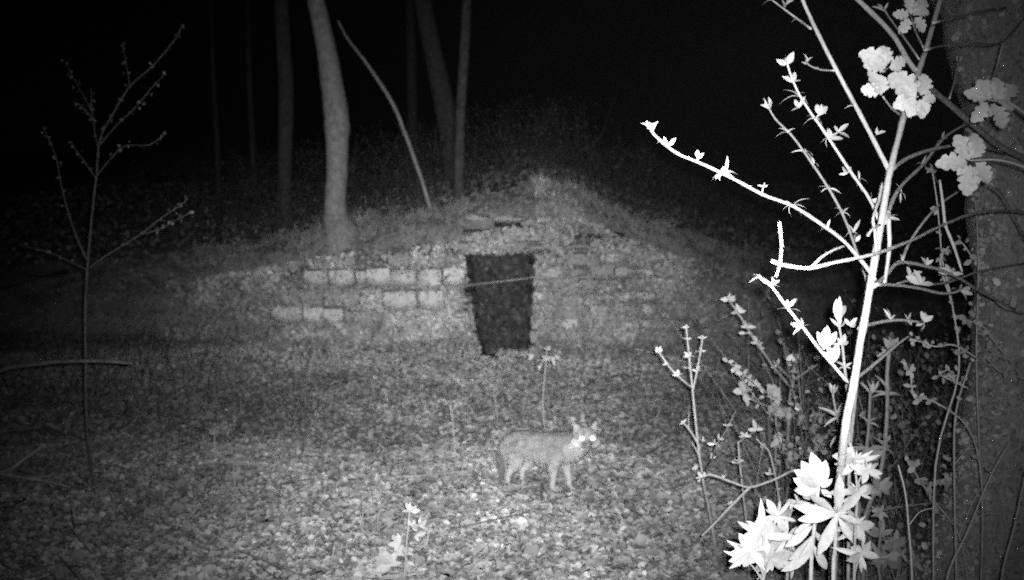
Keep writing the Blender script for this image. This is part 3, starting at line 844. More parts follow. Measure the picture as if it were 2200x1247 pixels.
# ---- dead bent twig crossing the stem
B = Plant('bent leafless twig crossing the white stem, its left end forked with a snapped upright', 'twig', (2420, 700, 2.0), name='dead_twig', mat=M_STEMB, ds=2.0)
B.stem([(2420, 700, 2.0), (2330, 510, 1.9), (2210, 460, 1.75), (2110, 456, 1.55), (2030, 482, 1.35), (1960, 516, 1.18), (1882, 545, 1.04), (1800, 563, 1.0), (1740, 576, .98), (1690, 571, .97), (1658, 562, .96)], (7, 9), 'stem', down=True)
B.stem([(1676, 565, .965), (1679, 525, .965), (1674, 478, .965)], (7, 8))
B.stem([(1676, 568, .965), (1672, 580, .965), (1667, 595, .965)], (7, 6))
B.stem([(1742, 576, .98), (1765, 553, .99), (1790, 538, 1.01), (1816, 528, 1.04)], (7, 5))
B.stem([(2030, 482, 1.35), (2026, 440, 1.36), (2019, 388, 1.37)], (8, 6))
B.stem([(2030, 482, 1.35), (2050, 532, 1.36), (2067, 584, 1.37)], (8, 6))

# ---- whorled herbs at lower right
def whorl(Pl, px, py, d, size, n, shape='lance', start=0, flat=1.0, wide=1.0, par=None):
    for i in range(n):
        a = R(start + 360 / n * i + Pl.rr.uniform(-24, 24))
        if Pl.rr.random() < 0.15: continue
        L = size * Pl.rr.uniform(0.55, 1.15)
        Pl.leaf(px, py, px + math.cos(a) * L, py - math.sin(a) * L * flat, d, Pl.rr.choice((shape, 'oval', 'curl')), wide, par, Pl.rr.uniform(-.9, .7) * L / F * d * Pl.ds)
Hh = Plant('brightest herb with a seven-leaved white whorl at the bottom right', 'herb', (1790, 1262, .92), name='herb', mat=M_STEMB, ds=2.5)
h1 = Hh.stem([(1790, 1262, .95), (1794, 1180, .94), (1797, 1106, .92)], (11, 9), 'stem', down=True)
for q4 in ((1797, 1104, 1810, 1030), (1797, 1104, 1852, 1064), (1797, 1106, 1848, 1122), (1795, 1108, 1765, 1192), (1795, 1106, 1720, 1118), (1794, 1103, 1742, 1058), (1800, 1110, 1830, 1160), (1792, 1104, 1718, 1092)):
    Hh.leaf(*q4, .92, 'lance', 1.05, par=h1, dd=Hh.rr.uniform(-.04, .04))
Hh.sprig(1797, 1104, .92, 26, 4, 90, 80, 'bud')
Hg = Plant('white broad-leaved herb just above and left of the seven-leaved whorl', 'herb', (1735, 1262, .98), name='herb', mat=M_STEMB, ds=2.5)
h2 = Hg.stem([(1742, 1262, 1.02), (1748, 1150, 1.0), (1758, 1048, .98)], (11, 9), 'stem', down=True)
for q4 in ((1758, 1046, 1722, 990), (1760, 1046, 1748, 975), (1762, 1046, 1775, 990), (1756, 1048, 1712, 1010), (1755, 1052, 1703, 1030), (1757, 1054, 1722, 1072), (1764, 1048, 1790, 1030), (1764, 1052, 1786, 1068), (1757, 1050, 1704, 1058)):
    Hg.leaf(*q4, .98, 'oval', 0.8, par=h2, dd=Hg.rr.uniform(-.04, .04))
for q4 in ((1745, 1130, 1690, 1180), (1746, 1150, 1702, 1212), (1746, 1150, 1720, 1220), (1748, 1120, 1706, 1145), (1746, 1170, 1780, 1230), (1744, 1190, 1682, 1230), (1747, 1140, 1780, 1180)):
    Hg.leaf(*q4, 1.0, 'lance', 1.0, par=h2)
specs = [('pale herb with soft leaves wrapped round the foot of the white stem', 1835, 1000, 1.15, [(1835, 990, 45, 9), (1842, 1060, 50, 8), (1838, 1130, 48, 8), (1850, 1190, 45, 8), (1862, 1010, 40, 7)]),
         ('pale bushy herb low at the bottom, left of the white whorls', 1640, 1150, 1.3, [(1640, 1150, 60, 8), (1612, 1185, 55, 8), (1655, 1200, 60, 9), (1595, 1200, 40, 7)]),
         ('pale herb under the twig fork, with upright narrow leaves', 1690, 1090, 1.45, [(1668, 1110, 50, 6), (1690, 1160, 55, 8), (1712, 1080, 36, 6), (1700, 1205, 50, 7)]),
         ('dull herb with a shaggy head right of the white whorls', 1892, 1140, 1.9, [(1892, 1145, 34, 10), (1890, 1100, 26, 6), (1886, 1200, 34, 7)]),
         ('dull herb in the bottom right with round leaves', 1925, 1180, 2.1, [(1922, 1165, 34, 5), (1935, 1190, 36, 6), (1960, 1210, 30, 5), (1905, 1205, 36, 6)])]
for lab, fx, fy, d, ws in specs:
    Pp = Plant(lab, 'herb', (fx, 1262, d), name='herb', ds=2.0 if d < 1.8 else 2.1)
    sx = Pp.stem([(fx, 1262, d)] + [(x, y, d) for x, y, _, _ in sorted(ws, key=lambda q: -q[1]) if abs(x - fx) < 14] + [(fx, min(y for _, y, _, _ in ws), d)], (8, 5), 'stem', down=True)
    for x, y, s_, n in ws:
        if abs(x - fx) >= 14: sx = Pp.stem([(fx, y + 50, d), ((x + fx) / 2, y + 18, d), (x, y, d)], (5, 4))
        whorl(Pp, x, y, d + Pp.rr.uniform(-.05, .05), s_ * 0.85, n + 9, 'lance' if n > 5 else 'oval', Pp.rr.uniform(0, 90), 0.85, 0.8, par=sx)

def upright(label, pts, w, whs, name='herb', group=None):
    Pp = Plant(label, 'herb', (pts[0][0], pts[0][1], pts[0][2]), name=name, ds=2.5 if pts[0][2] > 1.4 else 2.1)
    sx = Pp.stem(pts, w, 'stem', down=True)
    for x, y, d, size, n, axis, spread, shape in whs: Pp.sprig(x, y, d, size, n, axis, spread, shape, par=sx, face=0.7)
    return Pp
upright('tall herb stem with three spread leaf whorls right of the white stem',
        [(1855, 1130, 1.6), (1884, 1045, 1.6), (1900, 965, 1.6), (1906, 880, 1.6), (1906, 800, 1.6), (1912, 745, 1.6)], (10, 10),
        [(1912, 752, 1.6, 42, 5, 90, 38, 'oval'), (1910, 760, 1.6, 28, 2, 170, 20, 'oval'), (1907, 850, 1.6, 44, 6, 90, 75, 'curl'), (1902, 966, 1.6, 56, 6, 90, 100, 'curl'), (1900, 966, 1.6, 44, 4, 200, 40, 'lance'),
         (1904, 950, 1.6, 22, 2, 70, 20, 'oval'), (1890, 1050, 1.6, 38, 9, 90, 165, 'oval')])
upright('thin herb stem with a narrow upright tuft, between the white stem and the three-whorled one',
        [(1845, 1100, 1.7), (1858, 1000, 1.7), (1866, 920, 1.7), (1870, 840, 1.7)], (9, 7),
        [(1871, 848, 1.7, 44, 5, 90, 28, 'lance'), (1862, 970, 1.7, 40, 4, 150, 40, 'curl'), (1866, 910, 1.7, 30, 3, 60, 60, 'curl')])
upright('thin herb stem topped by one closed bud, left of the white stem',
        [(1815, 1010, 1.5), (1803, 920, 1.5), (1795, 880, 1.5), (1788, 838, 1.5)], (7, 5),
        [(1788, 846, 1.5, 26, 5, 90, 14, 'bud'), (1800, 900, 1.5, 44, 5, 90, 95, 'curl'), (1806, 935, 1.5, 30, 4, 90, 100, 'curl')])
upright('feathery upright shoot rising beside the white stem with three narrow leaves',
        [(1825, 930, 1.3), (1822, 860, 1.3), (1815, 790, 1.3), (1808, 730, 1.3), (1800, 690, 1.3)], (9, 6),
        [(1801, 692, 1.3, 62, 3, 90, 26, 'lance'), (1804, 705, 1.3, 40, 3, 90, 40, 'lance'), (1808, 740, 1.3, 28, 4, 90, 90, 'oval'), (1824, 700, 1.3, 26, 3, 60, 60, 'oval'), (1816, 790, 1.3, 26, 4, 90, 100, 'curl')])

# ---- thin shrubs left of the sapling
A = Plant('slender three-tipped shoot with tiny buds, standing left of the white twigs', 'shrub', (1538, 1180, 1.9), name='shrub', ds=2.85)
A.stem([(1538, 1180, 1.95), (1524, 1100, 1.93), (1512, 1040, 1.9), (1502, 975, 1.9), (1494, 900, 1.9), (1487, 830, 1.9), (1480, 760, 1.9), (1474, 700, 1.9)], (8, 4), 'trunk', down=True)
for x, y, s_, n in ((1474, 706, 13, 4), (1476, 730, 13, 3), (1479, 768, 15, 4), (1478, 792, 16, 2)): A.sprig(x, y, 1.9, s_, n, 90, 70, 'oval')
A.stem([(1487, 834, 1.9), (1468, 818, 1.88), (1445, 797, 1.87), (1428, 774, 1.86), (1414, 755, 1.85)], (5, 4))
for x, y, s_, n in ((1415, 757, 17, 4), (1431, 784, 15, 3), (1456, 808, 19, 4)): A.sprig(x, y, 1.86, s_, n, 100, 70, 'oval')
A.stem([(1489, 838, 1.9), (1498, 795, 1.9), (1505, 755, 1.9), (1510, 724, 1.9)], (5, 4))
for x, y, s_, n in ((1510, 728, 13, 4), (1506, 756, 14, 3), (1498, 798, 17, 3)): A.sprig(x, y, 1.9, s_, n, 90, 75, 'oval')
A.stem([(1504, 965, 1.9), (1493, 942, 1.9), (1480, 922, 1.9), (1468, 908, 1.9)], (6, 4)); A.sprig(1468, 910, 1.9, 14, 3, 120, 60, 'oval')
A.stem([(1481, 924, 1.9), (1479, 905, 1.9), (1480, 885, 1.9)], (3, 2))
A.stem([(1503, 985, 1.9), (1495, 965, 1.9), (1487, 953, 1.9)], (4, 3)); A.sprig(1508, 950, 1.9, 16, 3, 80, 50, 'oval'); A.sprig(1500, 1000, 1.9, 18, 3, 160, 60, 'oval')

Q = Plant('forked bare twig low on the right with one round white bud at its tip', 'twig', (1745, 1262, 1.35), name='forked_twig', ds=3.0)
q1 = Q.stem([(1745, 1262, 1.35), (1735, 1100, 1.35), (1722, 1012, 1.35), (1660, 1032, 1.36), (1611, 1047, 1.37), (1570, 1035, 1.38), (1530, 1021, 1.39), (1512, 1024, 1.4)], (7, 5), 'stem', down=True)
Q.sprig(1511, 1026, 1.4, 18, 4, 110, 25, 'bud', wide=1.5); Q.sprig(1505, 1028, 1.4, 14, 2, 200, 30, 'bud')
Q.stem([(1611, 1047, 1.37), (1570, 1088, 1.38), (1540, 1120, 1.39), (1508, 1152, 1.4)], (8, 5)); Q.sprig(1568, 1084, 1.38, 14, 3, 120, 60, 'bud')
Q.stem([(1528, 1020, 1.39), (1520, 1008, 1.42), (1530, 990, 1.5), (1540, 955, 1.6), (1560, 925, 1.65), (1582, 880, 1.7)], (5, 3))
for x, y in ((1526, 985), (1535, 955), (1545, 945), (1562, 915)): Q.sprig(x, y, 1.6, 18, 3, 90, 80, 'oval')
Q.sprig(1555, 1028, 1.38, 10, 2, 90, 40, 'bud')
for lab, pts, sp in (('straight thin shoot crossing behind the forked twig, leaf tufts at its top', [(1606, 1150, 1.7), (1600, 1090, 1.7), (1592, 1020, 1.7), (1587, 960, 1.7), (1590, 948, 1.7), (1625, 925, 1.75)], [(1600, 938, 18, 5), (1625, 925, 26, 4), (1586, 990, 14, 3), (1582, 995, 14, 2)]),
                     ('bent thin shoot left of the white herbs, with a bud halfway', [(1680, 1125, 1.6), (1672, 1060, 1.6), (1663, 1010, 1.6), (1652, 970, 1.6), (1640, 958, 1.6), (1625, 943, 1.6)], [(1656, 1020, 16, 3), (1672, 1052, 8, 2)])):
    Pp = Plant(lab, 'shrub', pts[0], name='shrub', ds=2.9)
    sx = Pp.stem(pts, (6, 4), 'stem', down=True)
    for x, y, s_, n in sp: Pp.sprig(x, y, pts[0][2], s_, n, 90, 80, 'oval', par=sx)

Wd = Plant('Y-forked shrub stem with long leafy arms, between the slender shoot and the white stem', 'shrub', (1690, 1040, 1.9), name='shrub', ds=3.3)
Wd.stem([(1690, 1040, 1.9), (1692, 960, 1.9), (1696, 880, 1.9), (1702, 820, 1.9)], (9, 8), 'trunk', down=True)
Wd.stem([(1700, 835, 1.9), (1665, 792, 1.88), (1640, 757, 1.86), (1620, 730, 1.85), (1600, 695, 1.83), (1580, 665, 1.82), (1564, 642, 1.8)], (6, 5))
for x, y, s_, n in ((1565, 646, 20, 5), (1587, 672, 24, 4), (1605, 704, 22, 4), (1602, 716, 18, 2), (1627, 738, 24, 4), (1632, 748, 16, 3)): Wd.sprig(x, y, 1.83, s_, n, 90, 85, 'oval')
Wd.stem([(1702, 818, 1.9), (1682, 797, 1.9), (1660, 776, 1.9)], (4, 3)); Wd.sprig(1670, 785, 1.9, 22, 3, 130, 60, 'oval')
Wd.stem([(1703, 818, 1.9), (1735, 797, 1.88), (1762, 780, 1.86), (1785, 768, 1.85)], (6, 4)); Wd.sprig(1762, 775, 1.86, 22, 4, 90, 70, 'oval')
Wd.stem([(1703, 818, 1.9), (1704, 795, 1.92), (1708, 770, 1.94)], (4, 3)); Wd.sprig(1708, 772, 1.94, 20, 6, 90, 100, 'oval'); Wd.sprig(1690, 782, 1.9, 14, 3, 90, 60, 'bud'); Wd.sprig(1706, 800, 1.9, 16, 3, 90, 80, 'oval')
Wd.stem([(1704, 822, 1.9), (1722, 850, 1.95), (1745, 885, 2.0)], (3, 3))

# ---- bramble sprays, rounded leaves
def bramble(label, arcs, d, size, seed, foot, ds=1.45):
    Pp = Plant(label, 'bramble', foot, name='bramble', ds=ds, mat=M_STEMB if ds < 2 else M_STEM)
    Pp.rr = random.Random(seed)
    for k, pts in enumerate(arcs):
        sx = Pp.stem([(x, y, d) for x, y in pts], (5, 3), 'cane', down=(k == 0))
        c = catmull(pts, 4)
        for i, (x, y) in enumerate(c[2:]):
            if Pp.rr.random() < 0.8:
                Pp.sprig(x + Pp.rr.uniform(-6, 6), y + Pp.rr.uniform(-6, 6), d + Pp.rr.uniform(-.08, .08), size * Pp.rr.uniform(.5, 1.0), Pp.rr.choice((1, 2, 3)), Pp.rr.uniform(0, 360), 70, 'oval', par=sx, face=0.6, wide=1.4)
    return Pp
bramble('spray of round-leaved bramble behind the Y-forked stem', [[(1790, 1000), (1745, 925), (1690, 890), (1645, 872), (1610, 855), (1595, 840)], [(1690, 890), (1670, 868), (1655, 850), (1665, 845)], [(1745, 925), (1752, 900), (1760, 890)]], 2.3, 26, 3, (1790, 1000, 2.3), ds=2.7)
bramble('small spray of leaves on a thin cane just right of the slender shoot', [[(1665, 870), (1640, 838), (1612, 815), (1590, 798), (1567, 778)]], 2.2, 22, 5, (1665, 870, 2.2), ds=2.7)
bramble('round-leaved bramble below the Y fork beside the white herbs', [[(1740, 1090), (1730, 1000), (1755, 960), (1780, 930)], [(1730, 1000), (1700, 965), (1680, 955), (1665, 940)]], 2.1, 30, 8, (1740, 1090, 2.1), ds=2.7)
bramble('dim bramble canes looping before the dark gap right of the tall herb', [[(2110, 1050), (2080, 920), (2000, 860), (1965, 855), (1955, 800), (1940, 780)], [(2080, 835), (2050, 820), (2020, 805), (2035, 795)], [(2100, 770), (2050, 742), (2010, 745), (1980, 735), (1955, 728)]], 2.5, 20, 11, (2110, 1050, 2.5))
bramble('leafy bramble mass before the foot of the broad right trunk', [[(2080, 1262), (2060, 1150), (2010, 1080), (1975, 1030), (1950, 990)], [(2060, 1150), (2100, 1060), (2140, 1000)], [(2010, 1080), (2000, 1040), (2050, 1040)]], 2.7, 30, 14, (2080, 1262, 2.7))
bramble('bramble with small grey leaves at the right edge', [[(2240, 900), (2180, 790), (2140, 740), (2110, 700), (2080, 690)], [(2180, 790), (2150, 800), (2120, 770)]], 2.6, 26, 17, (2240, 900, 2.6))
bramble('thin grey cane with sparse leaves above the dark gap', [[(2010, 1000), (2060, 800), (2045, 650), (2025, 560), (2015, 450), (2005, 380), (2000, 360)], [(2045, 650), (2020, 560), (2060, 520), (2090, 555)]], 2.4, 22, 20, (2010, 1000, 2.4))
bramble('faint upright cane beside the edge of the broad trunk', [[(2110, 1100), (2098, 800), (2102, 600), (2100, 500), (2095, 430)]], 2.7, 18, 23, (2110, 1100, 2.7))
bramble('long arched cane reaching right from the tall herb', [[(1862, 1112), (1900, 1096), (1960, 1086), (2015, 1083), (2050, 1105), (2085, 1130)]], 1.75, 7, 27, (1862, 1112, 1.75), ds=2.4)
for i, (lab, pts) in enumerate((('straight thin stem slanting across the lower right trunk', [(2030, 1262, 2.4), (2080, 1140, 2.4), (2130, 1020, 2.4), (2170, 950, 2.4)]),
                                ('thin stem slanting near the bottom right corner', [(2150, 1262, 2.2), (2180, 1130, 2.2), (2205, 1010, 2.2)]),
                                ('thin dead stem standing in the dark gap right of the tall herb', [(1960, 1262, 2.2), (1952, 1130, 2.2), (1945, 1060, 2.2), (1930, 1000, 2.2)]),
                                ('thin stem with a kink in the dark gap', [(2055, 1262, 2.6), (2050, 1000, 2.6), (2055, 880, 2.6), (2085, 780, 2.6)]))):
    Pp = Plant(lab, 'dead twig', pts[0], name='dry_shoot', ds=1.4, mat=M_STEMB); Pp.stem(pts, (6, 4), 'stem', down=True); Pp.stem([pts[1], (pts[1][0] + 25, pts[1][1] - 30, pts[1][2]), (pts[1][0] + 55, pts[1][1] - 38, pts[1][2])], (3, 2))

# ------------------------------------------------------------------ dim sapling at left
def small_leaves(Pl, pts, size, par, seed, per=3):
    r = np.random.default_rng(seed)
    P = []; 
    for p in pts:
        for _ in range(per): P.append(np.array(p) + r.normal(0, size * 0.6, 3))
    P = np.array(P) - np.array(Pl.o)
    n = len(P)
    me = leaves_mesh('foliage', P, r.uniform(0.6, 1.3, n) * size, r.uniform(0.2, 1.5, n), r.uniform(.05, .13, n))
    o = link('foliage', me, par, M_LITTER, 'stuff')
Lf = Plant('thin dim sapling with many bare forks and tiny buds at the left', 'sapling', (188, 935, 6.6), mat=M_DIM)
D = 6.6
L3 = lambda pts: [(x, y, D) for x, y in pts]
arms = [([(188, 935), (184, 850), (184, 780), (183, 690), (186, 600), (189, 560), (198, 460), (207, 380), (215, 300), (240, 250), (280, 185), (330, 140), (378, 82), (390, 58)], (8, 3.5), 'trunk'),
        ([(188, 578), (240, 542), (300, 505), (345, 470), (375, 450), (400, 432)], (5, 2.5), 'branch'), ([(300, 505), (345, 492), (380, 472), (418, 454)], (3.5, 2.5), 'branch'),
        ([(188, 562), (165, 510), (145, 450), (132, 400), (122, 345), (105, 300), (92, 272)], (5, 2.5), 'branch'), ([(186, 580), (140, 557), (95, 540), (45, 528)], (4, 2.5), 'branch'),
        ([(207, 385), (180, 345), (155, 312)], (3.5, 2.5), 'branch'), ([(208, 378), (235, 345), (268, 314), (320, 312), (356, 288)], (3.5, 2.5), 'branch'),
        ([(214, 312), (250, 270), (290, 232), (325, 190), (356, 158)], (3.5, 2.5), 'branch'), ([(212, 330), (202, 270), (197, 230), (196, 190)], (3.5, 2.5), 'branch'), ([(203, 265), (185, 238), (160, 220)], (3, 2.5), 'branch'),
        ([(280, 190), (270, 130), (265, 98)], (3, 2), 'branch'), ([(197, 240), (165, 180), (140, 135)], (2.5, 2), 'branch')]
for pts, wd, nm in arms:
    sx = Lf.stem(L3(pts), (wd[0] * .8, wd[1] * .8), nm, down=(nm == 'trunk'))
    c = catmull([(x, y) for x, y in pts], 4)
    st = int(len(c) * (0.62 if nm == 'trunk' else 0.3))
    small_leaves(Lf, [at(x, y, D) for x, y in c[st::2]], 0.022, sx, int(pts[0][0] + pts[-1][1]))

# fallen and broken branches at the left
Fb = Plant('broken pale branch held level above the floor at the left edge', 'branch', (-260, 960, 5.6), name='broken_branch', mat=M_DIM)
Fb.stem([(-260, 960, 5.6), (-120, 860, 5.6), (0, 797, 5.6), (60, 785, 5.6), (120, 778, 5.6), (185, 776, 5.6), (240, 777, 5.6), (284, 781, 5.6)], (13, 9), 'limb', down=True)
Fb.stem([(130, 776, 5.6), (140, 765, 5.6), (148, 752, 5.6)], (4, 2)); Fb.stem([(235, 776, 5.6), (255, 770, 5.6)], (3, 2))
p0 = on_ground(-30, 1022)
Gb = Plant('forked dead branch lying on the floor at the lower left corner', 'branch', (-30, 1022, (p0 - CAM).dot(FWD)), name='fallen_branch', mat=M_BARK)
dg = (p0 - CAM).dot(FWD) - 0.45
Gb.stem([(-60, 1030, dg), (15, 1012, dg), (50, 988, dg), (97, 955, dg)], (12, 7), 'limb')
Gb.stem([(0, 1018, dg), (60, 1028, dg), (110, 1036, dg), (152, 1048, dg)], (9, 6), 'limb')
Gb.stem([(60, 1028, dg), (120, 1022, dg), (170, 1012, dg)], (4, 3), 'limb')

# ------------------------------------------------------------------ weeds standing in the clearing
def weed(label, pts, wd, whs, name='weed', lm=None):
    g = on_ground(pts[0][0], pts[0][1])
    d = (g - CAM).dot(FWD)
    Pp = Plant(label, 'weed', (pts[0][0], pts[0][1], d), name=name, mat=M_WEEDSTEM, leafmat=lm or M_WEED)
    sx = Pp.stem([(x, y, d) for x, y in pts], wd, 'stem')
    for x, y, size, n, axis, spread, shape in whs: Pp.sprig(x, y, d, size, n, axis, spread, shape, par=sx, face=0.7)
    return Pp, d
weed('thin seedling tree in front of the doorway, leafy only at the top', [(1170, 925), (1166, 860), (1170, 810), (1173, 770), (1176, 748)], (4.5, 3),
     [(1173, 772, 15, 5, 90, 110, 'oval'), (1178, 752, 13, 4, 90, 80, 'oval'), (1186, 778, 13, 4, 20, 60, 'oval'), (1196, 772, 12, 3, 40, 60, 'oval'), (1158, 777, 15, 3, 160, 40, 'curl'), (1145, 768, 15, 3, 150, 50, 'oval'), (1162, 790, 13, 3, 150, 60, 'oval')], lm=M_WEEDB)
weed('pale plumed weed left of the animal', [(977, 990), (976, 950), (973, 910), (967, 875)], (4, 3), [(970, 885, 22, 4, 92, 25, 'lance'), (972, 900, 18, 3, 80, 40, 'lance'), (976, 930, 14, 2, 100, 60, 'oval')])
weed('thin upright weed behind the plumed weed', [(1068, 905), (1065, 870), (1061, 832)], (3, 2.5), [(1062, 838, 12, 3, 90, 50, 'oval')])
weed('leafy weed at the bottom, left of centre, with bright leaves in steps', [(868, 1255), (872, 1190), (876, 1140), (880, 1095)], (5, 4),
     [(880, 1098, 26, 5, 90, 80, 'oval'), (884, 1132, 28, 4, 40, 80, 'oval'), (900, 1128, 26, 4, 20, 60, 'oval'), (860, 1168, 32, 4, 160, 60, 'oval'), (893, 1150, 26, 3, 300, 60, 'oval'), (866, 1172, 30, 3, 220, 60, 'oval'), (842, 1210, 44, 4, 180, 50, 'oval'), (836, 1215, 40, 4, 90, 90, 'oval')], lm=M_WEEDB)
weed('upright bare stem left of the bright-leaved weed', [(779, 1165), (779, 1110), (778, 1062)], (3, 2), [])
weed('low narrow-leaved weed right of the bare stem', [(812, 1160), (811, 1130), (811, 1105)], (3, 2), [(811, 1135, 26, 5, 90, 70, 'lance')])
weed('pale tufted weed near the left of the clearing', [(505, 1050), (503, 1020), (500, 985)], (4, 3), [(500, 995, 26, 6, 90, 80, 'oval'), (504, 1025, 22, 4, 90, 90, 'oval')])
weed('second pale tufted weed, higher up at the left of the clearing', [(462, 985), (461, 955), (459, 925)], (4, 3), [(460, 935, 24, 6, 90, 80, 'oval'), (461, 962, 20, 4, 90, 90, 'oval')])
weed('short weed right of the animal near the dark floor', [(1335, 955), (1334, 930), (1332, 905)], (3, 2), [(1333, 912, 18, 5, 90, 80, 'oval')])
weed('slanting bare stem left of the animal', [(1052, 1110), (1066, 1070), (1078, 1040)], (3, 2), [])
g = on_ground(735, 1095); dgr = (g - CAM).dot(FWD)
Ar = Plant('thin arched dry stem in the middle foreground', 'dry grass', (735, 1095, dgr), name='arched_grass', mat=M_WEEDSTEM)
Ar.stem([(728, 1097, dgr), (752, 1068, dgr), (800, 1057, dgr), (850, 1063, dgr), (884, 1078, dgr), (905, 1100, dgr)], (3.5, 2.5), 'stem')
Dt = Plant('thin bare twig leaning across the dark doorway', 'twig', (1010, 640, 12.7), name='leaning_twig', mat=M_BARK)
Dt.stem([(960, 625, 12.78), (1010, 613, 12.74), (1060, 607, 12.7), (1100, 602, 12.72), (1140, 597, 12.75), (1165, 585, 12.8)], (3.4, 2.8), 'stem')

# ------------------------------------------------------------------ the fox
def build_fox():
    foot = on_ground(1165, 1056)
    d = (foot - CAM).dot(FWD)
    gz = H(foot.x, foot.y)
    root = thing('fox', 'grey fox standing in the leaves with its head turned to the camera, eyes shining', 'fox', (foot.x, foot.y, gz))
    root.rotation_euler = (0, 0, R(-14))
    bm = bmesh.new()
    def ring_tube(rings, seg=14):
        """rings: (x, y, z, half-width, half-height, axis vector)"""
        prev = None; loops = []
        n = len(rings)
        for i, (x, y, z, hw, hh) in enumerate(rings):
            a = Vector(rings[max(0, i - 1)][:3]); b = Vector(rings[min(n - 1, i + 1)][:3])
            t = (b - a).normalized()
            side = t.cross(Vector((0, 0, 1)))
            if side.length < 0.3: side = t.cross(Vector((1, 0, 0))) * -1
            side.normalize(); up = side.cross(t).normalized()
            loops.append([bm.verts.new(Vector((x, y, z)) + side * math.cos(q) * hw + up * math.sin(q) * hh) for q in [2 * math.pi * k / seg for k in range(seg)]])
        for A_, B_ in zip(loops[:-1], loops[1:]):
            for k in range(seg): bm.faces.new((A_[k], A_[(k + 1) % seg], B_[(k + 1) % seg], B_[k]))
        bm.faces.new(loops[0][::-1]); bm.faces.new(loops[-1])
    def ball(c, r):
        M = Matrix.Translation(c) @ Matrix.Diagonal((r[0], r[1], r[2], 1))
        bmesh.ops.create_icosphere(bm, subdivisions=3, radius=1.0, matrix=M)
    # trunk: x forward (to the right in the picture), y away from the camera
    ring_tube([(-.285, 0, .235, .02, .03), (-.268, 0, .252, .048, .055), (-.235, 0, .268, .066, .078), (-.18, 0, .277, .076, .092), (-.11, 0, .280, .078, .094), (-.03, 0, .276, .076, .090),
               (.06, 0, .272, .076, .096), (.14, 0, .276, .074, .100), (.20, -.01, .288, .066, .090), (.235, -.03, .302, .060, .074), (.262, -.06, .320, .056, .062), (.275, -.085, .335, .05, .055)])
    # hind legs: thigh, knee forward, hock back, shank, paw
    for yy, dx, nearness in ((-.05, -.02, 1), (.05, .055, 0)):
        ring_tube([(-.19 + dx * .4, yy, .30, 0.0500, 0.0813), (-.165 + dx * .6, yy * 1.1, .24, 0.0475, 0.0750), (-.15 + dx, yy * 1.15, .185, 0.0350, 0.0525), (-.185 + dx, yy * 1.1, .14, 0.0238, 0.0300),
                   (-.215 + dx, yy * 1.05, .105, 0.0175, 0.0225), (-.212 + dx, yy, .06, 0.0150, 0.0175), (-.205 + dx, yy, .028, 0.0163, 0.0200), (-.185 + dx, yy, .012, 0.0213, 0.0175), (-.155 + dx, yy, .010, 0.0187, 0.0137)], 10)
    # fore legs
    for yy, dx in ((-.045, -.035), (.045, .05)):
        ring_tube([(.12 + dx * .2, yy, .29, 0.0438, 0.0688), (.115 + dx * .4, yy * 1.1, .225, 0.0375, 0.0525), (.105 + dx * .6, yy * 1.1, .175, 0.0263, 0.0325), (.11 + dx * .8, yy, .12, 0.0187, 0.0213),
                   (.112 + dx, yy, .07, 0.0163, 0.0175), (.108 + dx, yy, .03, 0.0163, 0.0187), (.125 + dx, yy, .013, 0.0213, 0.0175), (.15 + dx, yy, .010, 0.0175, 0.0125)], 10)
    # tail: hanging behind, bushy
    ring_tube([(-.25, .02, .27, .022, .022), (-.285, .04, .235, .030, .032), (-.305, .06, .18, .036, .038), (-.31, .07, .12, .034, .036), (-.31, .075, .07, .022, .024), (-.31, .075, .04, .008, .008)], 12)
    for v in bm.verts:
        if v.co.x < 0: v.co.x *= 0.87
    # head, turned to face the camera: built round hc with hf = face direction
    hc = Vector((.285, -.10, .364))
    face_w = (CAM - (foot + Vector((.28, -.1, .34)))).normalized()
    hf = Matrix.Rotation(R(14), 3, 'Z') @ face_w
    hf = (hf + Vector((.18, 0, -.10))).normalized()
    hs = hf.cross(Vector((0, 0, 1))).normalized()      # to the picture's left
    hs = -hs if hs.x < 0 else hs                        # picture right
    hu = hs.cross(hf).normalized()
    if hu.z < 0: hu = -hu
    def hp(a, b, c): return hc + (hs * a + hu * b + hf * c) * 1.22
    ball(hp(0, .004, 0), (0.0708, 0.0671, 0.0610))
    ball(hp(0, .02, .012), (0.0561, 0.0549, 0.0439))
    for s in (-1, 1):
        ball(hp(s * .042, -.022, .004), (0.0415, 0.0390, 0.0390))
        ball(hp(s * .026, -.006, .034), (0.0293, 0.0268, 0.0268))
    def cone(a, b, ra, rb, seg=12):
        t = (b - a).normalized(); u = t.orthogonal().normalized(); v = t.cross(u)
        la = [bm.verts.new(a + (u * math.cos(q) + v * math.sin(q)) * ra) for q in [2 * math.pi * k / seg for k in range(seg)]]
        lb = [bm.verts.new(b + (u * math.cos(q) + v * math.sin(q)) * rb) for q in [2 * math.pi * k / seg for k in range(seg)]]
        for k in range(seg): bm.faces.new((la[k], la[(k + 1) % seg], lb[(k + 1) % seg], lb[k]))
        bm.faces.new(la[::-1]); bm.faces.new(lb)
    cone(hp(0, -.016, .02), hp(0, -.036, .098), .036, .016)
    ball(hp(0, -.035, .096), (0.0159, 0.0159, 0.0146))
    # ears: flattened cones
    for s in (-1, 1):
        base = [hp(s * .006, .044, .0), hp(s * .064, .006, -.004), hp(s * .038, .030, -.030), hp(s * .034, .026, .020)]
        tip = hp(s * .060, .086, -.004)
        vs = [bm.verts.new(q_) for q_ in base]; tp = bm.verts.new(tip)
        low = bm.verts.new(hp(s * .036, .012, -.004))
        o_ = [0, 3, 1, 2]
        for k in range(4):
            bm.faces.new((vs[o_[k]], vs[o_[(k + 1) % 4]], tp)); bm.faces.new((vs[o_[(k + 1) % 4]], vs[o_[k]], low))
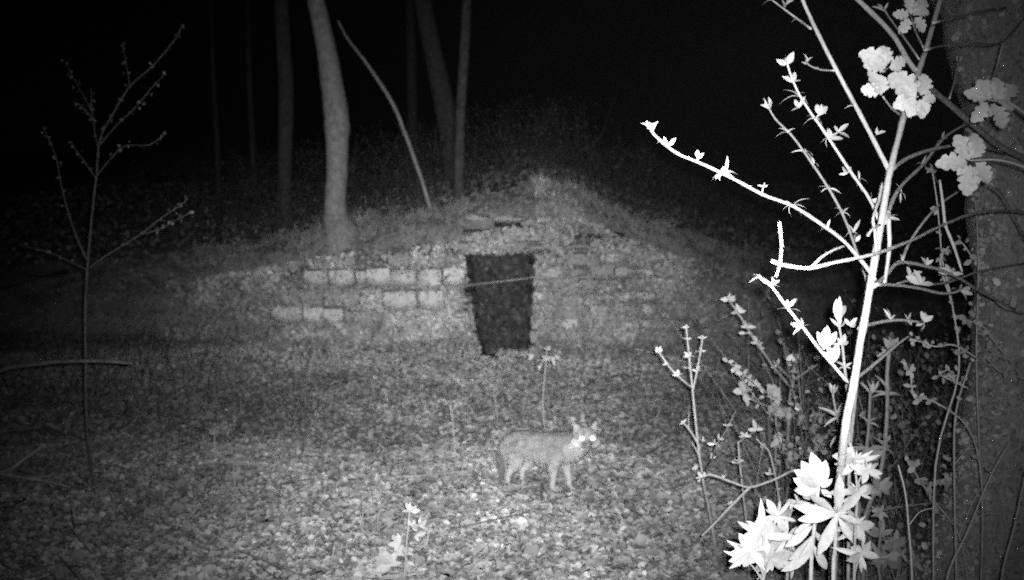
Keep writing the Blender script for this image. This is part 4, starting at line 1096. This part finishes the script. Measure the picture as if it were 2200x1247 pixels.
    bmesh.ops.recalc_face_normals(bm, faces=bm.faces[:])
    me = bpy.data.meshes.new('fox_body'); bm.to_mesh(me); bm.free()
    tmp = bpy.data.objects.new('tmp', me); C.objects.link(tmp)
    m = tmp.modifiers.new('r', 'REMESH'); m.mode = 'VOXEL'; m.voxel_size = 0.0065
    m = tmp.modifiers.new('s', 'SMOOTH'); m.factor = 0.5; m.iterations = 3
    dg_ = bpy.context.evaluated_depsgraph_get()
    me2 = bpy.data.meshes.new_from_object(tmp.evaluated_get(dg_))
    bpy.data.objects.remove(tmp)
    me2.name = 'body'
    for p in me2.polygons: p.use_smooth = True
    # coat markings
    tones = np.zeros(len(me2.vertices), dtype=np.float32)
    for v in me2.vertices:
        c = v.co
        t = 0.25 + 0.08 * noise.noise(c * 28) - 0.05 * max(0, min(1, (c.z - .32) / .04))
        if c.z < 0.27: t += 0.20 * min(1, (0.27 - c.z) / 0.14)                 # paler flanks and legs
        if c.x < -.248 and c.y > .01: t = 0.15                                              # dark tail
        h = c - hc
        a, b, e = h.dot(hs) / 1.22, h.dot(hu) / 1.22, h.dot(hf) / 1.22
        if h.length < 0.17 and c.x > .2 and e > -0.045:
            t = 0.40
            if b < -.004 and abs(a) > .018 and e > -.03: t = 0.66 if a < 0 else 0.42            # white cheeks
            if abs(a) < .03 and e > .045: t = 0.22                            # dark muzzle sides
            if e > .05 and b > -.03 and abs(a) < .01: t = 0.34
        elif c.x > .15 and c.z < .31 and c.y < -.03: t = 0.34                  # pale throat
        tones[v.index] = t * 0.46
    at_ = me2.attributes.new('tone', 'FLOAT', 'POINT'); at_.data.foreach_set('value', tones)
    me2.materials.clear(); me2.materials.append(M_FUR)
    body = link('body', me2, root)
    # fur: short hairs standing off the coat
    r = np.random.default_rng(4)
    nv = len(me2.vertices)
    co = np.zeros(nv * 3, dtype=np.float32); me2.vertices.foreach_get('co', co); co = co.reshape(-1, 3)
    no = np.zeros(nv * 3, dtype=np.float32); me2.vertices.foreach_get('normal', no); no = no.reshape(-1, 3)
    k = r.integers(0, nv, 16000)
    hd = np.array(hc)
    k = k[(np.linalg.norm(co[k] - hd, axis=1) > .095) & (co[k][:, 2] > .03)]
    n = len(k)
    dirn = no[k] * 0.6 + np.array([-.6, 0, -.45]) + r.normal(0, .25, (n, 3))
    dirn /= np.linalg.norm(dirn, axis=1)[:, None]
    L = (r.uniform(.012, .028, n) * np.where(co[k][:, 0] < -.27, 1.5, 1) * np.where(co[k][:, 2] < .16, .5, 1))[:, None]
    sd = np.cross(dirn, no[k]); sd /= np.linalg.norm(sd, axis=1)[:, None] + 1e-9
    V = np.stack([co[k] - sd * .0012, co[k] + sd * .0012, co[k] + dirn * L], 1).reshape(-1, 3)
    Fc = np.arange(n * 3).reshape(-1, 3)
    link('fur', mesh_np('fur', V, Fc, (tones[k] * r.uniform(.55, 1.5, n))), body, M_FUR, 'stuff')
    # eyes: curved mirror-like discs (the tapetum behind the pupil sends the lamp's light back)
    em_ = bpy.data.materials.new('eye_tapetum'); em_.use_nodes = True
    b_ = em_.node_tree.nodes['Principled BSDF']
    b_.inputs['Base Color'].default_value = (.95, .95, .95, 1); b_.inputs['Metallic'].default_value = 1; b_.inputs['Roughness'].default_value = 0.5
    for s in (-1, 1):
        c = hp(s * .027, .004, .053)
        bm = bmesh.new()
        bmesh.ops.create_uvsphere(bm, u_segments=16, v_segments=10, radius=1)
        tow = ((root.matrix_basis.to_3x3().inverted() @ (CAM - (foot + Vector((.28, -.1, .34)))))).normalized()
        tow = (Matrix.Rotation(R(14), 3, 'Z') @ (CAM - (foot + Vector((.28, -.1, .34)))).normalized())
        Rm = tow.to_track_quat('Z', 'Y').to_matrix().to_4x4()
        bm.transform(Matrix.Translation(c) @ Rm @ Matrix.Diagonal((.020, .018, .008, 1)))
        e = bpy.data.meshes.new('eye'); bm.to_mesh(e); bm.free()
        for p in e.polygons: p.use_smooth = True
        link('eye', e, root, em_)
    nm = bmesh.new(); bmesh.ops.create_icosphere(nm, subdivisions=2, radius=1, matrix=Matrix.Translation(hp(0, -.033, .107)) @ Matrix.Diagonal((.010, .008, .008, 1)))
    ne = bpy.data.meshes.new('nose'); nm.to_mesh(ne); nm.free()
    link('nose', ne, root, mat_noise('nose_skin', .03, .05, 30))
build_fox()

# ------------------------------------------------------------------ damp night air
def build_haze():
    bm = bmesh.new()
    bmesh.ops.create_cube(bm, size=1, matrix=Matrix.Translation((0, 64, 14)) @ Matrix.Diagonal((126, 160, 32, 1)))
    me = bpy.data.meshes.new('haze'); bm.to_mesh(me); bm.free()
    m = bpy.data.materials.new('damp_air'); m.use_nodes = True
    t = m.node_tree; t.nodes.remove(t.nodes['Principled BSDF'])
    v = t.nodes.new('ShaderNodeVolumePrincipled')
    v.inputs['Color'].default_value = (.9, .9, .9, 1)
    v.inputs['Density'].default_value = HAZE
    t.links.new(v.outputs[0], t.nodes['Material Output'].inputs['Volume'])
    o = link('haze', me, mat=m, kind='stuff')
    o['label'] = 'thin damp night air lit by the infrared lamp'; o['category'] = 'haze'
HAZE = 5e-6
build_haze()
